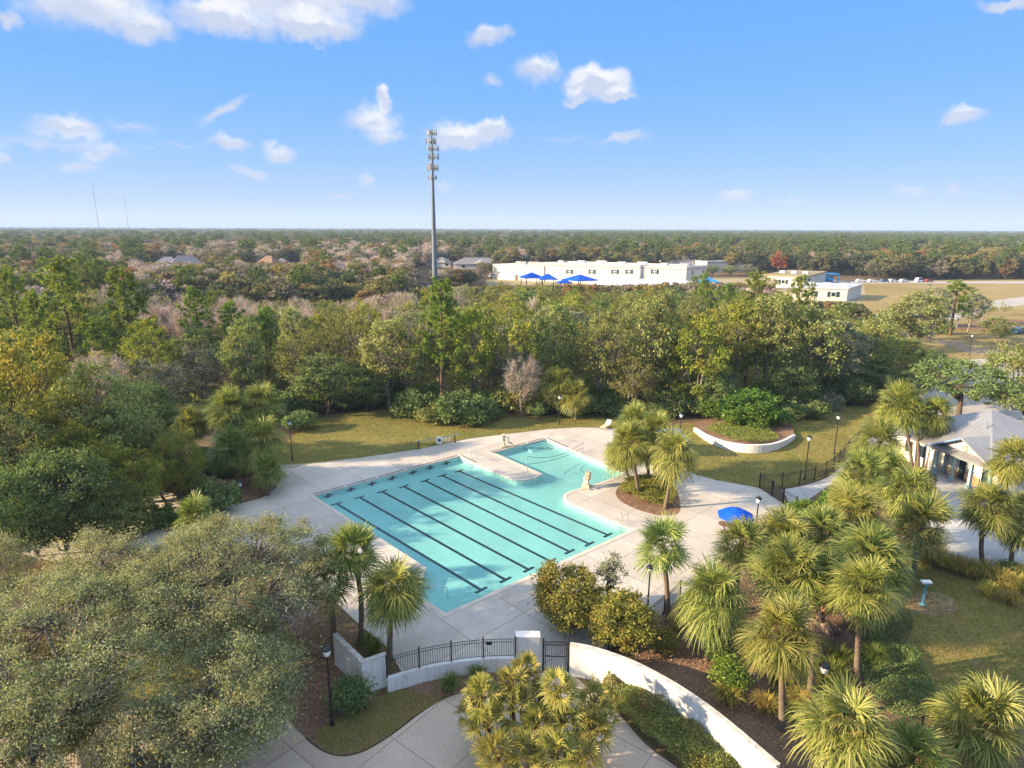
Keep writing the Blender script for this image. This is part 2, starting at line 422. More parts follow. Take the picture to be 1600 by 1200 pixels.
# ---------------------------------------------------------------- plant builders (numpy)
def quads_mesh(name, V, mats, midx=None, extra=None):
    """V: (N,4,3) array of leaf quads"""
    V = np.asarray(V, dtype=np.float32); n = len(V)
    vs = V.reshape(-1, 3); fs = np.arange(n * 4, dtype=np.int32)
    starts = np.arange(0, n * 4, 4, dtype=np.int32)
    me = bpy.data.meshes.new(name)
    me.vertices.add(len(vs)); me.vertices.foreach_set('co', vs.ravel())
    me.loops.add(n * 4); me.loops.foreach_set('vertex_index', fs)
    me.polygons.add(n); me.polygons.foreach_set('loop_start', starts)
    for m in mats: me.materials.append(m)
    if midx is not None: me.polygons.foreach_set('material_index', np.asarray(midx, dtype=np.int32))
    me.update(calc_edges=True); me.validate(); return me

def unit(v): return v / np.maximum(1e-9, np.linalg.norm(v, axis=-1, keepdims=True))

def leaf_quads(c, size, rs, aspect=.6, up=.5):
    n = len(c)
    nrm = unit(rs.normal(size=(n, 3)) + np.array([0, 0, up]))
    t = unit(np.cross(nrm, rs.normal(size=(n, 3)))); b = np.cross(nrm, t)
    s = (size * rs.uniform(.6, 1.35, size=(n, 1)))
    t = t * s * .5; b = b * s * .5 * aspect
    j = rs.uniform(-.25, .25, size=(n, 1)) * t
    return np.stack([c - t, c - b + j, c + t, c + b - j], axis=1)

def blade_strip(p, w, wd):
    """p: (n,k,3) points along blades, w: (k,) or (n,k) half widths, wd: (n,3) width dir -> quads"""
    w = np.asarray(w)
    if w.ndim == 1: w = np.broadcast_to(w, p.shape[:2])
    L = p - wd[:, None, :] * w[..., None]; Rr = p + wd[:, None, :] * w[..., None]
    q = np.stack([L[:, :-1], Rr[:, :-1], Rr[:, 1:], L[:, 1:]], axis=2)
    return q.reshape(-1, 4, 3)

def blades_mesh(name, P_, W, WD, mat):
    """connected strips: every blade is one island"""
    n, k, _ = P_.shape
    W = np.asarray(W); W = np.broadcast_to(W, (n, k)) if W.ndim == 1 else W
    L = P_ - WD[:, None, :] * W[..., None]; Rr = P_ + WD[:, None, :] * W[..., None]
    vs = np.stack([L, Rr], axis=2).reshape(-1, 3).astype(np.float32)
    base = (np.arange(n) * 2 * k)[:, None] + (np.arange(k - 1) * 2)[None, :]
    f = np.stack([base, base + 1, base + 3, base + 2], axis=-1).reshape(-1).astype(np.int32)
    nf = n * (k - 1)
    me = bpy.data.meshes.new(name)
    me.vertices.add(len(vs)); me.vertices.foreach_set('co', vs.ravel())
    me.loops.add(nf * 4); me.loops.foreach_set('vertex_index', f)
    me.polygons.add(nf); me.polygons.foreach_set('loop_start', np.arange(0, nf * 4, 4, dtype=np.int32))
    me.materials.append(mat); me.update(calc_edges=True); return me

def crown_clusters(rs, n, Rr, z0, z1, lob=7, rmin=.45, flat=1.0):
    d = unit(rs.normal(size=(n, 3)) * np.array([1, 1, .9]))
    lobes = unit(rs.normal(size=(lob, 3)) + np.array([0, 0, .35]))
    k = np.max(np.clip(d @ lobes.T, 0, 1) ** 4, axis=1)
    r = (.66 + .36 * k) * rs.uniform(rmin, 1, size=n) ** .45
    zc, hz = (z0 + z1) / 2, (z1 - z0) / 2
    c = np.stack([d[:, 0] * r * Rr, d[:, 1] * r * Rr, zc + d[:, 2] * r * hz], axis=1)
    c[:, 2] = np.where(c[:, 2] < z0 + .1 * hz, z0 + .1 * hz + rs.uniform(0, .25, n) * hz, c[:, 2])
    return c

def limb_mesh(name, rs, cl, z0, H, r0, mat, nl=6, lean=.03, twig=True, seg=5):
    m = MB()
    top = Vector((rs.normal() * lean * H, rs.normal() * lean * H, z0 + (H - z0) * .35))
    fork = Vector((top.x * .5, top.y * .5, z0 * .8))
    m.tube([(0, 0, -.15), (0, 0, .25), fork * .55 + Vector((0, 0, 0)), fork, top], [r0 * 1.35, r0, r0 * .85, r0 * .75, r0 * .45], 8)
    idx = rs.choice(len(cl), min(nl, len(cl)), replace=False)
    hubs = []
    for i in idx:
        h = Vector(cl[i]) * .62 + Vector((0, 0, z0)) * .3
        mid = (fork + h) / 2 + Vector((rs.normal() * .3, rs.normal() * .3, -.15 * (h - fork).length * .5))
        a = fork if rs.random() < .6 else (fork + top) / 2
        m.tube([a, mid, h], [r0 * .5, r0 * .36, r0 * .22], seg, False); hubs.append(h)
    hubs.append(top)
    if twig:
        for c in cl:
            c = Vector(c); h = min(hubs, key=lambda q: (q - c).length)
            mid = (h + c) / 2 + Vector((rs.normal() * .2, rs.normal() * .2, rs.normal() * .15))
            m.tube([h, mid, c], [r0 * .16, r0 * .1, r0 * .04], 3, False)
    return m.mesh(name, mat, True)

def broadleaf(seed, mat, bark, H=10., Rr=4., z0=1.5, n=100, per=112, leaf=.25, rc=.75, aspect=.62, lob=7, twig=True, r0=.2, nl=6):
    rs = np.random.RandomState(seed)
    cl = crown_clusters(rs, n, Rr - rc * .5, z0, H - rc * .4, lob)
    off = rs.normal(size=(n, per, 3)); off = unit(off) * np.minimum(np.abs(rs.normal(size=(n, per, 1))) * .6 + .12, 1.75) * rc * rs.uniform(.65, 1.35, size=(n, 1, 1))
    off[..., 2] *= .62
    pts = (cl[:, None, :] + off).reshape(-1, 3)
    crown = quads_mesh('crown', leaf_quads(pts, leaf, rs, aspect), [mat])
    return limb_mesh('trunk', rs, cl, z0, H, r0, bark, nl, twig=twig), crown

def bare_tree(seed, mat, bark, H=10., Rr=3.6, z0=2.2, n=80, per=26, leafmat=None, leafn=6, w=.022):
    rs = np.random.RandomState(seed)
    cl = crown_clusters(rs, n, Rr - .5, z0, H - .5, 6)
    base = np.array([0, 0, z0 + .5])
    og = unit(cl - base)
    d = unit(og[:, None, :] * .7 + rs.normal(size=(n, per, 3)) * .55 + np.array([0, 0, .35]))
    l = rs.uniform(.5, 1.25, size=(n, per, 1))
    p0 = cl[:, None, :] + rs.normal(size=(n, per, 3)) * .22
    p0 = p0.reshape(-1, 3); d = d.reshape(-1, 3); l = l.reshape(-1, 1)
    wd = unit(np.cross(d, rs.normal(size=d.shape)))
    pts = np.stack([p0, p0 + d * l * .55, p0 + d * l + rs.normal(size=d.shape) * .08], axis=1)
    q = blade_strip(pts, [w, w * .8, w * .35], wd)
    mi = np.zeros(len(q), int); mats = [mat]
    if leafmat is not None:
        c = (cl[:, None, :] + rs.normal(size=(n, leafn, 3)) * .5).reshape(-1, 3)
        lq = leaf_quads(c, .26, rs); q = np.concatenate([q, lq]); mi = np.concatenate([mi, np.ones(len(lq), int)]); mats.append(leafmat)
    return limb_mesh('trunk', rs, cl, z0, H, .17, bark, 8), quads_mesh('crown', q, mats, mi)

def pine_tree(seed, mat, bark, H=14., Rr=3.0, z0=5.5, nb=34, per=46, ln=.42, w=.035):
    rs = np.random.RandomState(seed); m = MB()
    lean = rs.normal(size=2) * .25
    tr = lambda z: Vector((lean[0] * z / H, lean[1] * z / H, z))
    m.tube([tr(-.1), tr(.3), tr(H * .4), tr(H * .75), tr(H * .97)], [.27, .21, .17, .11, .03], 7)
    tufts = []
    for i in range(nb):
        t = (i + rs.random()) / nb; z = z0 + (H * .97 - z0) * t
        L = Rr * (1.05 - t ** 1.7 * .75) * rs.uniform(.6, 1.1)
        az = i * 2.4 + rs.normal() * .3; a = tr(z)
        d = Vector((math.cos(az), math.sin(az), .12 + .35 * t))
        tip = a + d * L + Vector((0, 0, .25 * L * .3)); mid = a + d * L * .5 + Vector((0, 0, -.08 * L))
        m.tube([a, mid, tip], [.06, .04, .015], 3, False)
        for k in range(rs.randint(4, 7)):
            f = rs.uniform(.45, 1.02)
            b = (mid.lerp(tip, (f - .5) * 2) if f > .5 else a.lerp(mid, f * 2))
            tufts.append(b + Vector(rs.normal(size=3) * .32 * (1 if k else .1)) + Vector((0, 0, .12)))
    tufts.append(tr(H)); tufts.append(tr(H - .4))
    c = np.array([tuple(x) for x in tufts]); n = len(c)
    d = unit(rs.normal(size=(n, per, 3)) + np.array([0, 0, .55])).reshape(-1, 3)
    p0 = np.repeat(c, per, axis=0) + d * .04
    l = rs.uniform(.65, 1.1, size=(len(d), 1)) * ln
    wd = unit(np.cross(d, rs.normal(size=d.shape)))
    pts = np.stack([p0, p0 + d * l * .6, p0 + d * l + np.array([0, 0, -.04])], axis=1)
    return m.mesh('trunk', bark, True), quads_mesh('crown', blade_strip(pts, [w * .6, w, w * .3], wd), [mat])

def fan_crown(seed, mat, n=40, pet=.85, blade=1.15, e0=82, e1=-48, droop=1.0, nl=24, w=.036, spread=112):
    rs = np.random.RandomState(seed); PP, WW, DD = [], [], []
    for i in range(n):
        t = i / (n - 1)
        e = R(e0 + (e1 - e0) * t ** .85 + rs.normal() * 11); az = i * 2.39996 + rs.normal() * .35
        d = np.array([math.cos(e) * math.cos(az), math.cos(e) * math.sin(az), math.sin(e)])
        pl = pet * rs.uniform(.65, 1.25)
        p1 = d * pl + np.array([0, 0, -.10 * pl * droop * (1 - abs(math.sin(e)))])
        side = unit(np.cross(d, np.array([0, 0, 1.0]))) if abs(d[2]) < .98 else np.array([math.sin(az), -math.cos(az), 0])
        e2 = e - R(16) * droop * rs.uniform(.5, 1.5)
        d1 = np.array([math.cos(e2) * math.cos(az), math.cos(e2) * math.sin(az), math.sin(e2)])
        nrm = unit(np.cross(side, d1))
        PP.append(np.array([[0, 0, 0], p1 * .5, p1 * .85, p1])); WW.append([.025, .02, .018, .018]); DD.append(side)
        roll = rs.normal() * .25
        side = unit(side * math.cos(roll) + nrm * math.sin(roll)); nrm = unit(np.cross(side, d1))
        bl = blade * rs.uniform(.75, 1.18)
        for j in range(nl):
            a = R(-spread + 2 * spread * (j + .5) / nl)
            l = bl * (.68 + .32 * math.cos(a * .6)) * rs.uniform(.88, 1.1)
            dr = unit(math.cos(a) * d1 + math.sin(a) * side + nrm * .22 * abs(math.sin(a)) + rs.normal(size=3) * .05)
            dn = np.array([0, 0, -1.0]) * droop * rs.uniform(.6, 1.35)
            k = 1 - .55 * abs(dr[2])
            PP.append(np.array([p1, p1 + dr * l * .45 + dn * l * .02 * k, p1 + dr * l * .78 + dn * l * .15 * k, p1 + dr * l * .96 + dn * l * .42 * k]))
            WW.append([.008, w, w * .62, .004]); DD.append(unit(np.cross(dr, nrm)))
    return blades_mesh('crown', np.array(PP), np.array(WW), np.array(DD), mat)

def grass_clump_mesh(seed, mat, n=170, h=1.0, r=.22, w=.014, name='foliage', arch=.75):
    rs = np.random.RandomState(seed)
    az = rs.uniform(0, 2 * PI, n); o = np.stack([np.cos(az), np.sin(az), np.zeros(n)], 1)
    l = h * rs.uniform(.6, 1.25, (n, 1)); b = o * rs.uniform(0, r, (n, 1)); k = rs.uniform(.15, arch, (n, 1))
    up = np.array([0, 0, 1.0])
    pts = np.stack([b, b + up * l * .5 + o * k * l * .3, b + up * l * (.92 - k * .3) + o * k * l * .8, b + up * l * (1 - k * .75) + o * k * l * 1.3], 1)
    return blades_mesh(name, pts, [w, w, w * .7, .002], unit(np.cross(o, up) + rs.normal(size=(n, 3)) * .3), mat)

def shrub_mesh(seed, mat, Rr=1., H=1.3, n=34, per=55, leaf=.12, rc=.3, name='foliage'):
    rs = np.random.RandomState(seed)
    cl = crown_clusters(rs, n, Rr - rc * .5, 0.02, H - rc * .3, 6, .3)
    off = unit(rs.normal(size=(n, per, 3))) * rs.uniform(.1, 1, size=(n, per, 1)) ** .6 * rc
    pts = (cl[:, None, :] + off).reshape(-1, 3); pts[:, 2] = np.maximum(pts[:, 2], .03)
    return quads_mesh(name, leaf_quads(pts, leaf, rs, .55), [mat])
# ================================================================ CAMERA, SUN, SKY
cam = bpy.data.cameras.new('camera'); cam.sensor_width = 36; cam.lens = 36 * FPX / 1600; cam.clip_end = 60000; cam.clip_start = .5
co = bpy.data.objects.new('camera', cam); COL.objects.link(co)
co.matrix_world = Matrix.Translation((0, 0, CAMH)) @ Matrix.Rotation(PI / 2 - PITCH, 4, 'X') @ Matrix.Rotation(ROLL, 4, 'Z')
SC.camera = co
SUN_AZ, SUN_EL = R(-102), R(20.5)      # azimuth clockwise from +Y
tosun = Vector((math.sin(SUN_AZ) * math.cos(SUN_EL), math.cos(SUN_AZ) * math.cos(SUN_EL), math.sin(SUN_EL)))
sl = bpy.data.lights.new('sun', 'SUN'); sl.energy = 4.9; sl.angle = R(.5); sl.color = (1, .79, .52)
so = bpy.data.objects.new('sun', sl); COL.objects.link(so); so.rotation_euler = tosun.to_track_quat('Z', 'Y').to_euler(); so.location = (-100, 20, 120)

W = bpy.data.worlds.new('World'); SC.world = W; W.use_nodes = True
nt = W.node_tree; nt.nodes.clear()
sky = nd(nt, 'ShaderNodeTexSky', sky_type='NISHITA', sun_disc=False, sun_elevation=SUN_EL, sun_rotation=SUN_AZ % (2 * PI), altitude=0, air_density=1.0, dust_density=.1, ozone_density=4.0)
tc = coords(nt, 'Generated')
sep = nt.nodes.new('ShaderNodeSeparateXYZ'); nt.links.new(tc, sep.inputs[0])
az = nd(nt, 'ShaderNodeMath', operation='ARCTAN2'); nt.links.new(sep.outputs[0], az.inputs[0]); nt.links.new(sep.outputs[1], az.inputs[1])
el = nd(nt, 'ShaderNodeMath', operation='ARCSINE'); nt.links.new(sep.outputs[2], el.inputs[0])
cmb = nt.nodes.new('ShaderNodeCombineXYZ'); nt.links.new(az.outputs[0], cmb.inputs[0]); nt.links.new(el.outputs[0], cmb.inputs[1])
def wn(scale, det):
    n = nd(nt, 'ShaderNodeTexNoise', i_Scale=scale, i_Detail=det, i_Roughness=.6); nt.links.new(cmb.outputs[0], n.inputs[0]); return n
def vm(op, a, b):
    n = nd(nt, 'ShaderNodeVectorMath', operation=op)
    for k, v in ((0, a), (1, b)):
        if hasattr(v, 'is_linked'): nt.links.new(v, n.inputs[k])
        else: n.inputs[k].default_value = v
    return n.outputs['Value'] if op == 'LENGTH' else n.outputs[0]
def mth(op, a, b=0.0, c=None):
    n = nd(nt, 'ShaderNodeMath', operation=op)
    for k, v in ((0, a), (1, b), (2, c)):
        if v is None: continue
        if hasattr(v, 'is_linked'): nt.links.new(v, n.inputs[k])
        else: n.inputs[k].default_value = v
    return n.outputs[0]
n1, n2 = wn(16, 6), wn(48, 5)
d1 = vm('MULTIPLY', vm('SUBTRACT', n1.outputs['Color'], (.5, .5, .5)), (.055, .05, 0))
d2 = vm('MULTIPLY', vm('SUBTRACT', n2.outputs['Color'], (.5, .5, .5)), (.02, .02, 0))
pos = vm('ADD', vm('ADD', cmb.outputs[0], d1), d2)
def azel(px, py):
    u, v = px - 800, py - 600
    x, y, z = u, FPX * math.cos(PITCH) - v * math.sin(PITCH), -(FPX * math.sin(PITCH) + v * math.cos(PITCH))
    return math.atan2(x, y), math.atan2(z, math.hypot(x, y))
# puffs of fair-weather cloud: centre, half width and half height, density
CL = [(440, -5, 150, 38, 1), (350, 30, 95, 22, 1), (480, 38, 80, 18, 1), (560, 0, 80, 20, .9), (130, 5, 120, 34, 1), (215, 38, 70, 18, .55), (20, 32, 18, 10, .5), (760, 57, 40, 13, .55), (840, 112, 40, 17, .9), (765, 121, 18, 8, .4),
      (932, 128, 50, 24, 1.3), (955, 150, 40, 10, 1), (905, 150, 30, 9, .9), (580, 188, 50, 22, .8), (600, 210, 45, 14, .7), (597, 160, 15, 17, .6), (715, 213, 55, 22, 1.1), (765, 208, 34, 17, 1.1), (973, 217, 48, 9, .7), (890, 215, 50, 6, .25),
      (357, 231, 34, 12, .9), (438, 238, 34, 13, .85), (100, 205, 70, 15, .55), (160, 243, 50, 13, .7), (120, 266, 45, 9, .45), (388, 269, 32, 8, .5), (5, 248, 16, 10, .6), (340, 172, 9, 40, 0), (90, 228, 150, 9, .3), (270, 234, 90, 5, .25),
      (1500, 180, 38, 13, 1), (1590, 2, 70, 10, .9), (1152, 306, 30, 11, .6), (1232, 311, 42, 7, .45), (1420, 296, 26, 9, .5), (1482, 295, 20, 8, .4), (1440, 318, 40, 6, .25), (575, 277, 15, 11, .45), (530, 306, 26, 7, .4), (370, 337, 30, 7, .35), (690, 290, 24, 10, .35), (1110, 325, 30, 4, .2), (205, 200, 40, 8, .3), (1405, 152, 40, 5, .15)]
def cloud_field(posn):
    acc = None
    for px, py, w, h, s in CL:
        if s <= 0: continue
        a, e = azel(px, py); k = 1 / FPX * (math.cos(a) ** 2); s = s if s > .6 else s * 1.5
        q = vm('LENGTH', vm('MULTIPLY', vm('SUBTRACT', posn, (a, e, 0)), (1 / (w * k * 1.15), 1 / (h * .00098 * 1.25), 0)), (0, 0, 0))
        f = mth('MULTIPLY', mth('MAXIMUM', mth('SUBTRACT', 1.0, q), 0.0), s)
        acc = f if acc is None else mth('MAXIMUM', acc, f)
    return acc
acc = cloud_field(pos)
low = cloud_field(vm('ADD', pos, (-.004, -.011, 0)))
# one streak of cirrus left of the mast
a0, e0 = azel(300, 203); a1, e1 = azel(398, 143)
dx, dy = a1 - a0, e1 - e0; L = math.hypot(dx, dy)
rel = vm('SUBTRACT', vm('ADD', cmb.outputs[0], d2), ((a0 + a1) / 2, (e0 + e1) / 2, 0))
rr = nt.nodes.new('ShaderNodeVectorRotate'); rr.rotation_type = 'Z_AXIS'; rr.inputs['Angle'].default_value = -math.atan2(dy, dx); nt.links.new(rel, rr.inputs[0])
q = vm('LENGTH', vm('MULTIPLY', rr.outputs[0], (1 / (L * .6), 1 / .0075, 0)), (0, 0, 0))
acc = mth('MAXIMUM', acc, mth('MULTIPLY', mth('MAXIMUM', mth('SUBTRACT', 1.0, q), 0.0), .62))
n3 = wn(30, 8)
dens = mth('MULTIPLY', acc, mth('ADD', mth('MULTIPLY', n3.outputs[0], 1.3), .25))
mr = nd(nt, 'ShaderNodeMapRange', interpolation_type='SMOOTHSTEP', i_1=.025, i_2=.58, i_3=0, i_4=.93); nt.links.new(dens, mr.inputs[0])
hs = nd(nt, 'ShaderNodeHueSaturation', i_Hue=.505, i_Saturation=1.12, i_Value=1.0); nt.links.new(sky.outputs[0], hs.inputs['Color'])
n4 = wn(12, 4)
ccol = ramp(nt, [(.12, (2.25, 2.45, 3.0)), (.34, (3.0, 3.05, 3.3)), (.55, (3.55, 3.48, 3.45))], mth('ADD', mth('MULTIPLY_ADD', mr.outputs[0], .2, mth('MULTIPLY', n4.outputs[0], .35)), mth('MULTIPLY', mth('SUBTRACT', low, acc), .9)))
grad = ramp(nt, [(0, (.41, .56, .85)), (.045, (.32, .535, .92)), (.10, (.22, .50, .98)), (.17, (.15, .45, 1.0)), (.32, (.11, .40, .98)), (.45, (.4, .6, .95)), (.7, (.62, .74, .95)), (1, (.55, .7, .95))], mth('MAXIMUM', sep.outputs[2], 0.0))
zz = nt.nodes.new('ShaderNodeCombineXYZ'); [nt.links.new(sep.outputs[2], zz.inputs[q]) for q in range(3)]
gs = vm('MULTIPLY', grad, vm('ADD', (3.5, 3.5, 3.5), vm('MULTIPLY', vm('MAXIMUM', vm('SUBTRACT', zz.outputs[0], (.3, .3, .3)), (0, 0, 0)), (4.2, 4.2, 4.2))))  # unseen overhead sky brightened further, as added fill light
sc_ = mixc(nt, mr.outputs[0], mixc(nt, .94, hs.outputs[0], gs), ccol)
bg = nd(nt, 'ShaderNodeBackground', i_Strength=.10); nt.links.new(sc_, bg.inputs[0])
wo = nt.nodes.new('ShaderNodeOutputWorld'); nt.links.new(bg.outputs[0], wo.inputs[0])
SC.view_settings.view_transform = 'Standard'; SC.view_settings.look = 'None'; SC.view_settings.gamma = 1; SC.view_settings.exposure = 1.5
SC.cycles.max_bounces = 8; SC.cycles.transparent_max_bounces = 10; SC.cycles.volume_bounces = 0
SC.cycles.use_denoising = True; SC.cycles.caustics_reflective = False; SC.cycles.caustics_refractive = False
SC.cycles.sample_clamp_indirect = 4

# ================================================================ GROUND
def arc(pts, n=5): return smooth(pts, n)
pool_px = [(490, 775), (718, 713), (748, 727.5), (800, 749)] + [(807, 750.6), (816, 751), (827, 750), (838, 747), (848, 741)] + [(776, 709.5), (768, 708), (853, 686), (975, 739.5), (962, 746), (930, 757), (905, 764)] + [(887, 769.5), (880, 774), (880, 780), (888, 785.5), (899, 790.5)] + [(988, 828), (696, 959), (651, 929), (666, 888)]
pool = [p.to_2d() for p in P(pool_px)]
if area(pool) < 0: pool.reverse()
far = 14000.0
ground_poly = [(-far, -200), (far, -200), (far, far), (-far, far)]
sheet('ground', ground_poly, 0.0, M['floor'], [offset(pool, -.05)])
lawn_l = smooth(P([(425, 735), (500, 722.5), (560, 715.5), (650, 702.5), (735, 685), (800, 677), (860, 670), (905, 667.5), (950, 669), (985, 673), (1000, 655), (960, 648), (880, 648), (800, 652), (700, 655), (640, 640), (570, 642), (505, 652), (450, 690)]), 4, True)
sheet('lawn', lawn_l, .012, M['lawn'])
lawn_r = smooth(P([(1030, 700), (1075, 736), (1090, 743), (1120, 751), (1160, 758), (1186, 762), (1215, 762), (1248, 757), (1285, 746), (1310, 726), (1332, 700), (1350, 684), (1395, 658), (1370, 640), (1330, 634), (1250, 655), (1140, 668), (1060, 662)]), 4, True)
sheet('lawn', lawn_r, .012, M['lawn'])
lawn_br = smooth(P([(1395, 872), (1440, 878), (1500, 900), (1600, 935), (1760, 1010), (1740, 1150), (1560, 1130), (1450, 1105), (1405, 1040), (1425, 980), (1400, 925)]), 4, True)
sheet('lawn', lawn_br, .012, M['lawn'])
mulch_r = smooth(P([(1000, 985), (1045, 948), (1110, 890), (1180, 822), (1240, 796), (1300, 770), (1360, 745), (1420, 735), (1400, 800), (1400, 850), (1425, 900), (1430, 960), (1420, 1010), (1460, 1120), (1600, 1180), (1500, 1320), (1250, 1290), (1215, 1200), (1120, 1115), (1010, 1050), (930, 1020), (900, 1010)]), 3, True)
sheet('mulch_bed', mulch_r, .006, M['mulch'])
mulch_l = smooth(P([(470, 1050), (520, 1040), (590, 1090), (680, 1058), (760, 1045), (845, 1050), (760, 1082), (705, 1086), (660, 1110), (610, 1148), (560, 1176), (520, 1179), (485, 1158), (455, 1130), (440, 1080)]), 4, True)
sheet('mulch_bed', mulch_l, .034, M['mulch'])
stripb = P([(380, 855), (440, 866), (500, 924), (560, 980), (604, 1016), (628, 1062), (590, 1070), (568, 1050), (522, 1020), (470, 1045), (400, 1000), (360, 920)])
sheet('mulch_bed', stripb, .036, M['mulch'])
grass_l = smooth(P([(500, 1140), (560, 1105), (620, 1080), (665, 1085), (690, 1092), (650, 1118), (605, 1150), (560, 1175), (522, 1177), (496, 1160)]), 4, True)
sheet('lawn', grass_l, .040, M['lawn'])
yard_w = P([(760, 452), (760, 437), (850, 436), (1200, 434), (1350, 440), (1352, 470), (1300, 490), (1180, 480), (1060, 470), (930, 466), (820, 462)])
sheet('school_yard', yard_w, .02, M['yard'])
field = P([(1342, 440), (1480, 437), (1800, 437), (2100, 470), (2000, 560), (1700, 565), (1560, 562), (1470, 565), (1430, 540), (1395, 510), (1350, 500), (1318, 482), (1345, 470)])
sheet('dry_field', field, .015, M['dry'])
sheet('road', smooth(P([(1480, 492), (1510, 481), (1560, 469), (1620, 462), (1700, 458), (1700, 468), (1620, 474), (1560, 483), (1520, 491), (1490, 500)]), 3, True), .03, M['lot'])
sheet('road', P([(1260, 439.5), (1420, 439.2), (1700, 439.5), (1700, 443.5), (1500, 443), (1300, 442.5)]), .03, M['lot'])
for pts in ([(1496, 507), (1540, 506), (1562, 510), (1555, 514), (1510, 516), (1490, 512)], [(1545, 500), (1590, 499), (1640, 502), (1640, 507), (1560, 507)]):
    sheet('mulch_bed', smooth(P(pts), 3, True), .03, M['mulch'])
sheet('path', smooth(P([(1462, 531), (1490, 533), (1515, 540), (1545, 545), (1600, 552), (1600, 560), (1545, 556), (1510, 551), (1488, 541), (1462, 536)]), 3, True), .03, M['sand'])
lot = smooth(P([(1385, 612), (1415, 590), (1455, 572), (1520, 562), (1620, 560), (1760, 580), (1850, 640), (1700, 668), (1560, 662), (1480, 668), (1440, 655), (1410, 632)]), 3, True)
sheet('parking_lot', lot, .02, M['lot'])
plaza = smooth(P([(1240, 797), (1228, 775), (1222, 766), (1252, 760), (1290, 748), (1315, 728), (1338, 702), (1358, 686), (1400, 665), (1450, 660), (1560, 680), (1800, 740), (1900, 860), (1750, 930), (1595, 897), (1535, 886), (1470, 874), (1410, 852), (1330, 800), (1280, 778)]), 3, True)
sheet('plaza', plaza, .03, M['plaza'])
bed = smooth(P([(1262, 782), (1300, 755), (1345, 720), (1385, 700), (1440, 720), (1465, 750), (1440, 800), (1462, 840), (1480, 868), (1400, 862), (1330, 840), (1270, 815), (1225, 808)]), 3, True)
sheet('mulch_bed', bed, .036, M['mulch'])
bed2 = smooth(P([(1545, 800), (1600, 812), (1720, 850), (1720, 800), (1600, 770), (1555, 772)]), 3, True)
sheet('mulch_bed', bed2, .036, M['mulch'])
sheet('sandy_patch', smooth(P([(1418, 935), (1440, 925), (1468, 927), (1492, 938), (1498, 950), (1480, 961), (1450, 962), (1425, 955)]), 4, True), .02, M['sand'])
deck_px = [(437, 727), (500, 723), (560, 716), (650, 703), (735, 685.5), (800, 677.5), (860, 670.5), (905, 668), (945, 669), (985, 673), (1035, 695), (1058, 720), (1075, 736), (1090, 743), (1120, 751), (1160, 758), (1186, 763), (1240, 798), (1210, 810), (1180, 824), (1110, 893), (1045, 950), (1008, 982), (890, 1050), (845, 1051), (806, 1046), (740, 1044), (680, 1052), (632, 1060), (608, 1015), (560, 975), (500, 920), (455, 882), (440, 862), (380, 850), (250, 870), (100, 880), (-60, 850), (-60, 745), (60, 760), (180, 752), (300, 778), (380, 786), (410, 778), (432, 762), (440, 745)]
deck = P(deck_px)
sheet('pool_deck', deck, .03, M['deck'], [pool])
# shared planting circle beside the left palms and the palm island on the deck
sheet('mulch_bed', smooth(P([(330, 792), (300, 740), (330, 690), (400, 690), (432, 720), (436, 745), (425, 766), (395, 780), (360, 788)]), 4, True), .036, M['mulch'])
isl = smooth(P([(962, 772), (968, 760), (990, 750), (1030, 748), (1052, 760), (1062, 782), (1060, 802), (1035, 806), (1000, 798), (972, 785)]), 4, True)
sheet('mulch_bed', isl, .040, M['mulch'])
walk = smooth(P([(845, 1052), (888, 1052), (960, 1110), (1010, 1165), (1075, 1215), (1180, 1330), (800, 1500), (300, 1500), (-200, 1300), (-200, 1150), (60, 1150), (200, 1110), (330, 1120), (440, 1110), (480, 1158), (520, 1181), (562, 1178), (612, 1150), (662, 1112), (706, 1088), (770, 1070)]), 4, True)
sheet('footpath', walk, .030, M['walk'])
sheet('lawn', smooth(P([(170, 1205), (220, 1172), (290, 1160), (325, 1175), (330, 1215), (250, 1260)]), 4, True), .042, M['lawn'])
sheet('lawn', smooth(P([(130, 1010), (300, 960), (420, 960), (470, 1010), (440, 1080), (330, 1100), (200, 1085)]), 4, True), .038, M['lawn'])

# ================================================================ POOL
FL, WL = -.56, -.09
pt = thing('swimming_pool', (0, 0, 0), 'large turquoise L shaped swimming pool with black lane lines on its floor', 'swimming pool')
m = MB(); n = len(pool)
for i in range(n):
    a, b = pool[i], pool[(i + 1) % n]
    m.quad((a.x, a.y, FL), (b.x, b.y, FL), (b.x, b.y, .03), (a.x, a.y, .03))
m.build('pool_wall', M['plaster'], pt)
o = sheet('pool_floor', pool, FL, M['plaster'], kind=None); o.parent = pt
o = sheet('pool_water', pool, WL, M['water'], kind='structure')
inn, oute = offset(pool, .012), offset(pool, -.36)
m = MB()
for i in range(n):
    j = (i + 1) % n; a, b, c, d = inn[i], inn[j], oute[j], oute[i]
    m.quad((a.x, a.y, .055), (b.x, b.y, .055), (c.x, c.y, .055), (d.x, d.y, .055))
    m.quad((a.x, a.y, -.06), (b.x, b.y, -.06), (b.x, b.y, .055), (a.x, a.y, .055))
    m.quad((d.x, d.y, .055), (c.x, c.y, .055), (c.x, c.y, .02), (d.x, d.y, .02))
m.build('coping', M['coping'], pt)
def bar(a, b, w, z, m):
    a, b = Vector(a[:2]), Vector(b[:2]); d = (b - a).normalized(); s = Vector((-d.y, d.x)) * w / 2
    m.quad((a - s).to_3d() + Vector((0, 0, z)), (b - s).to_3d() + Vector((0, 0, z)), (b + s).to_3d() + Vector((0, 0, z)), (a + s).to_3d() + Vector((0, 0, z)))
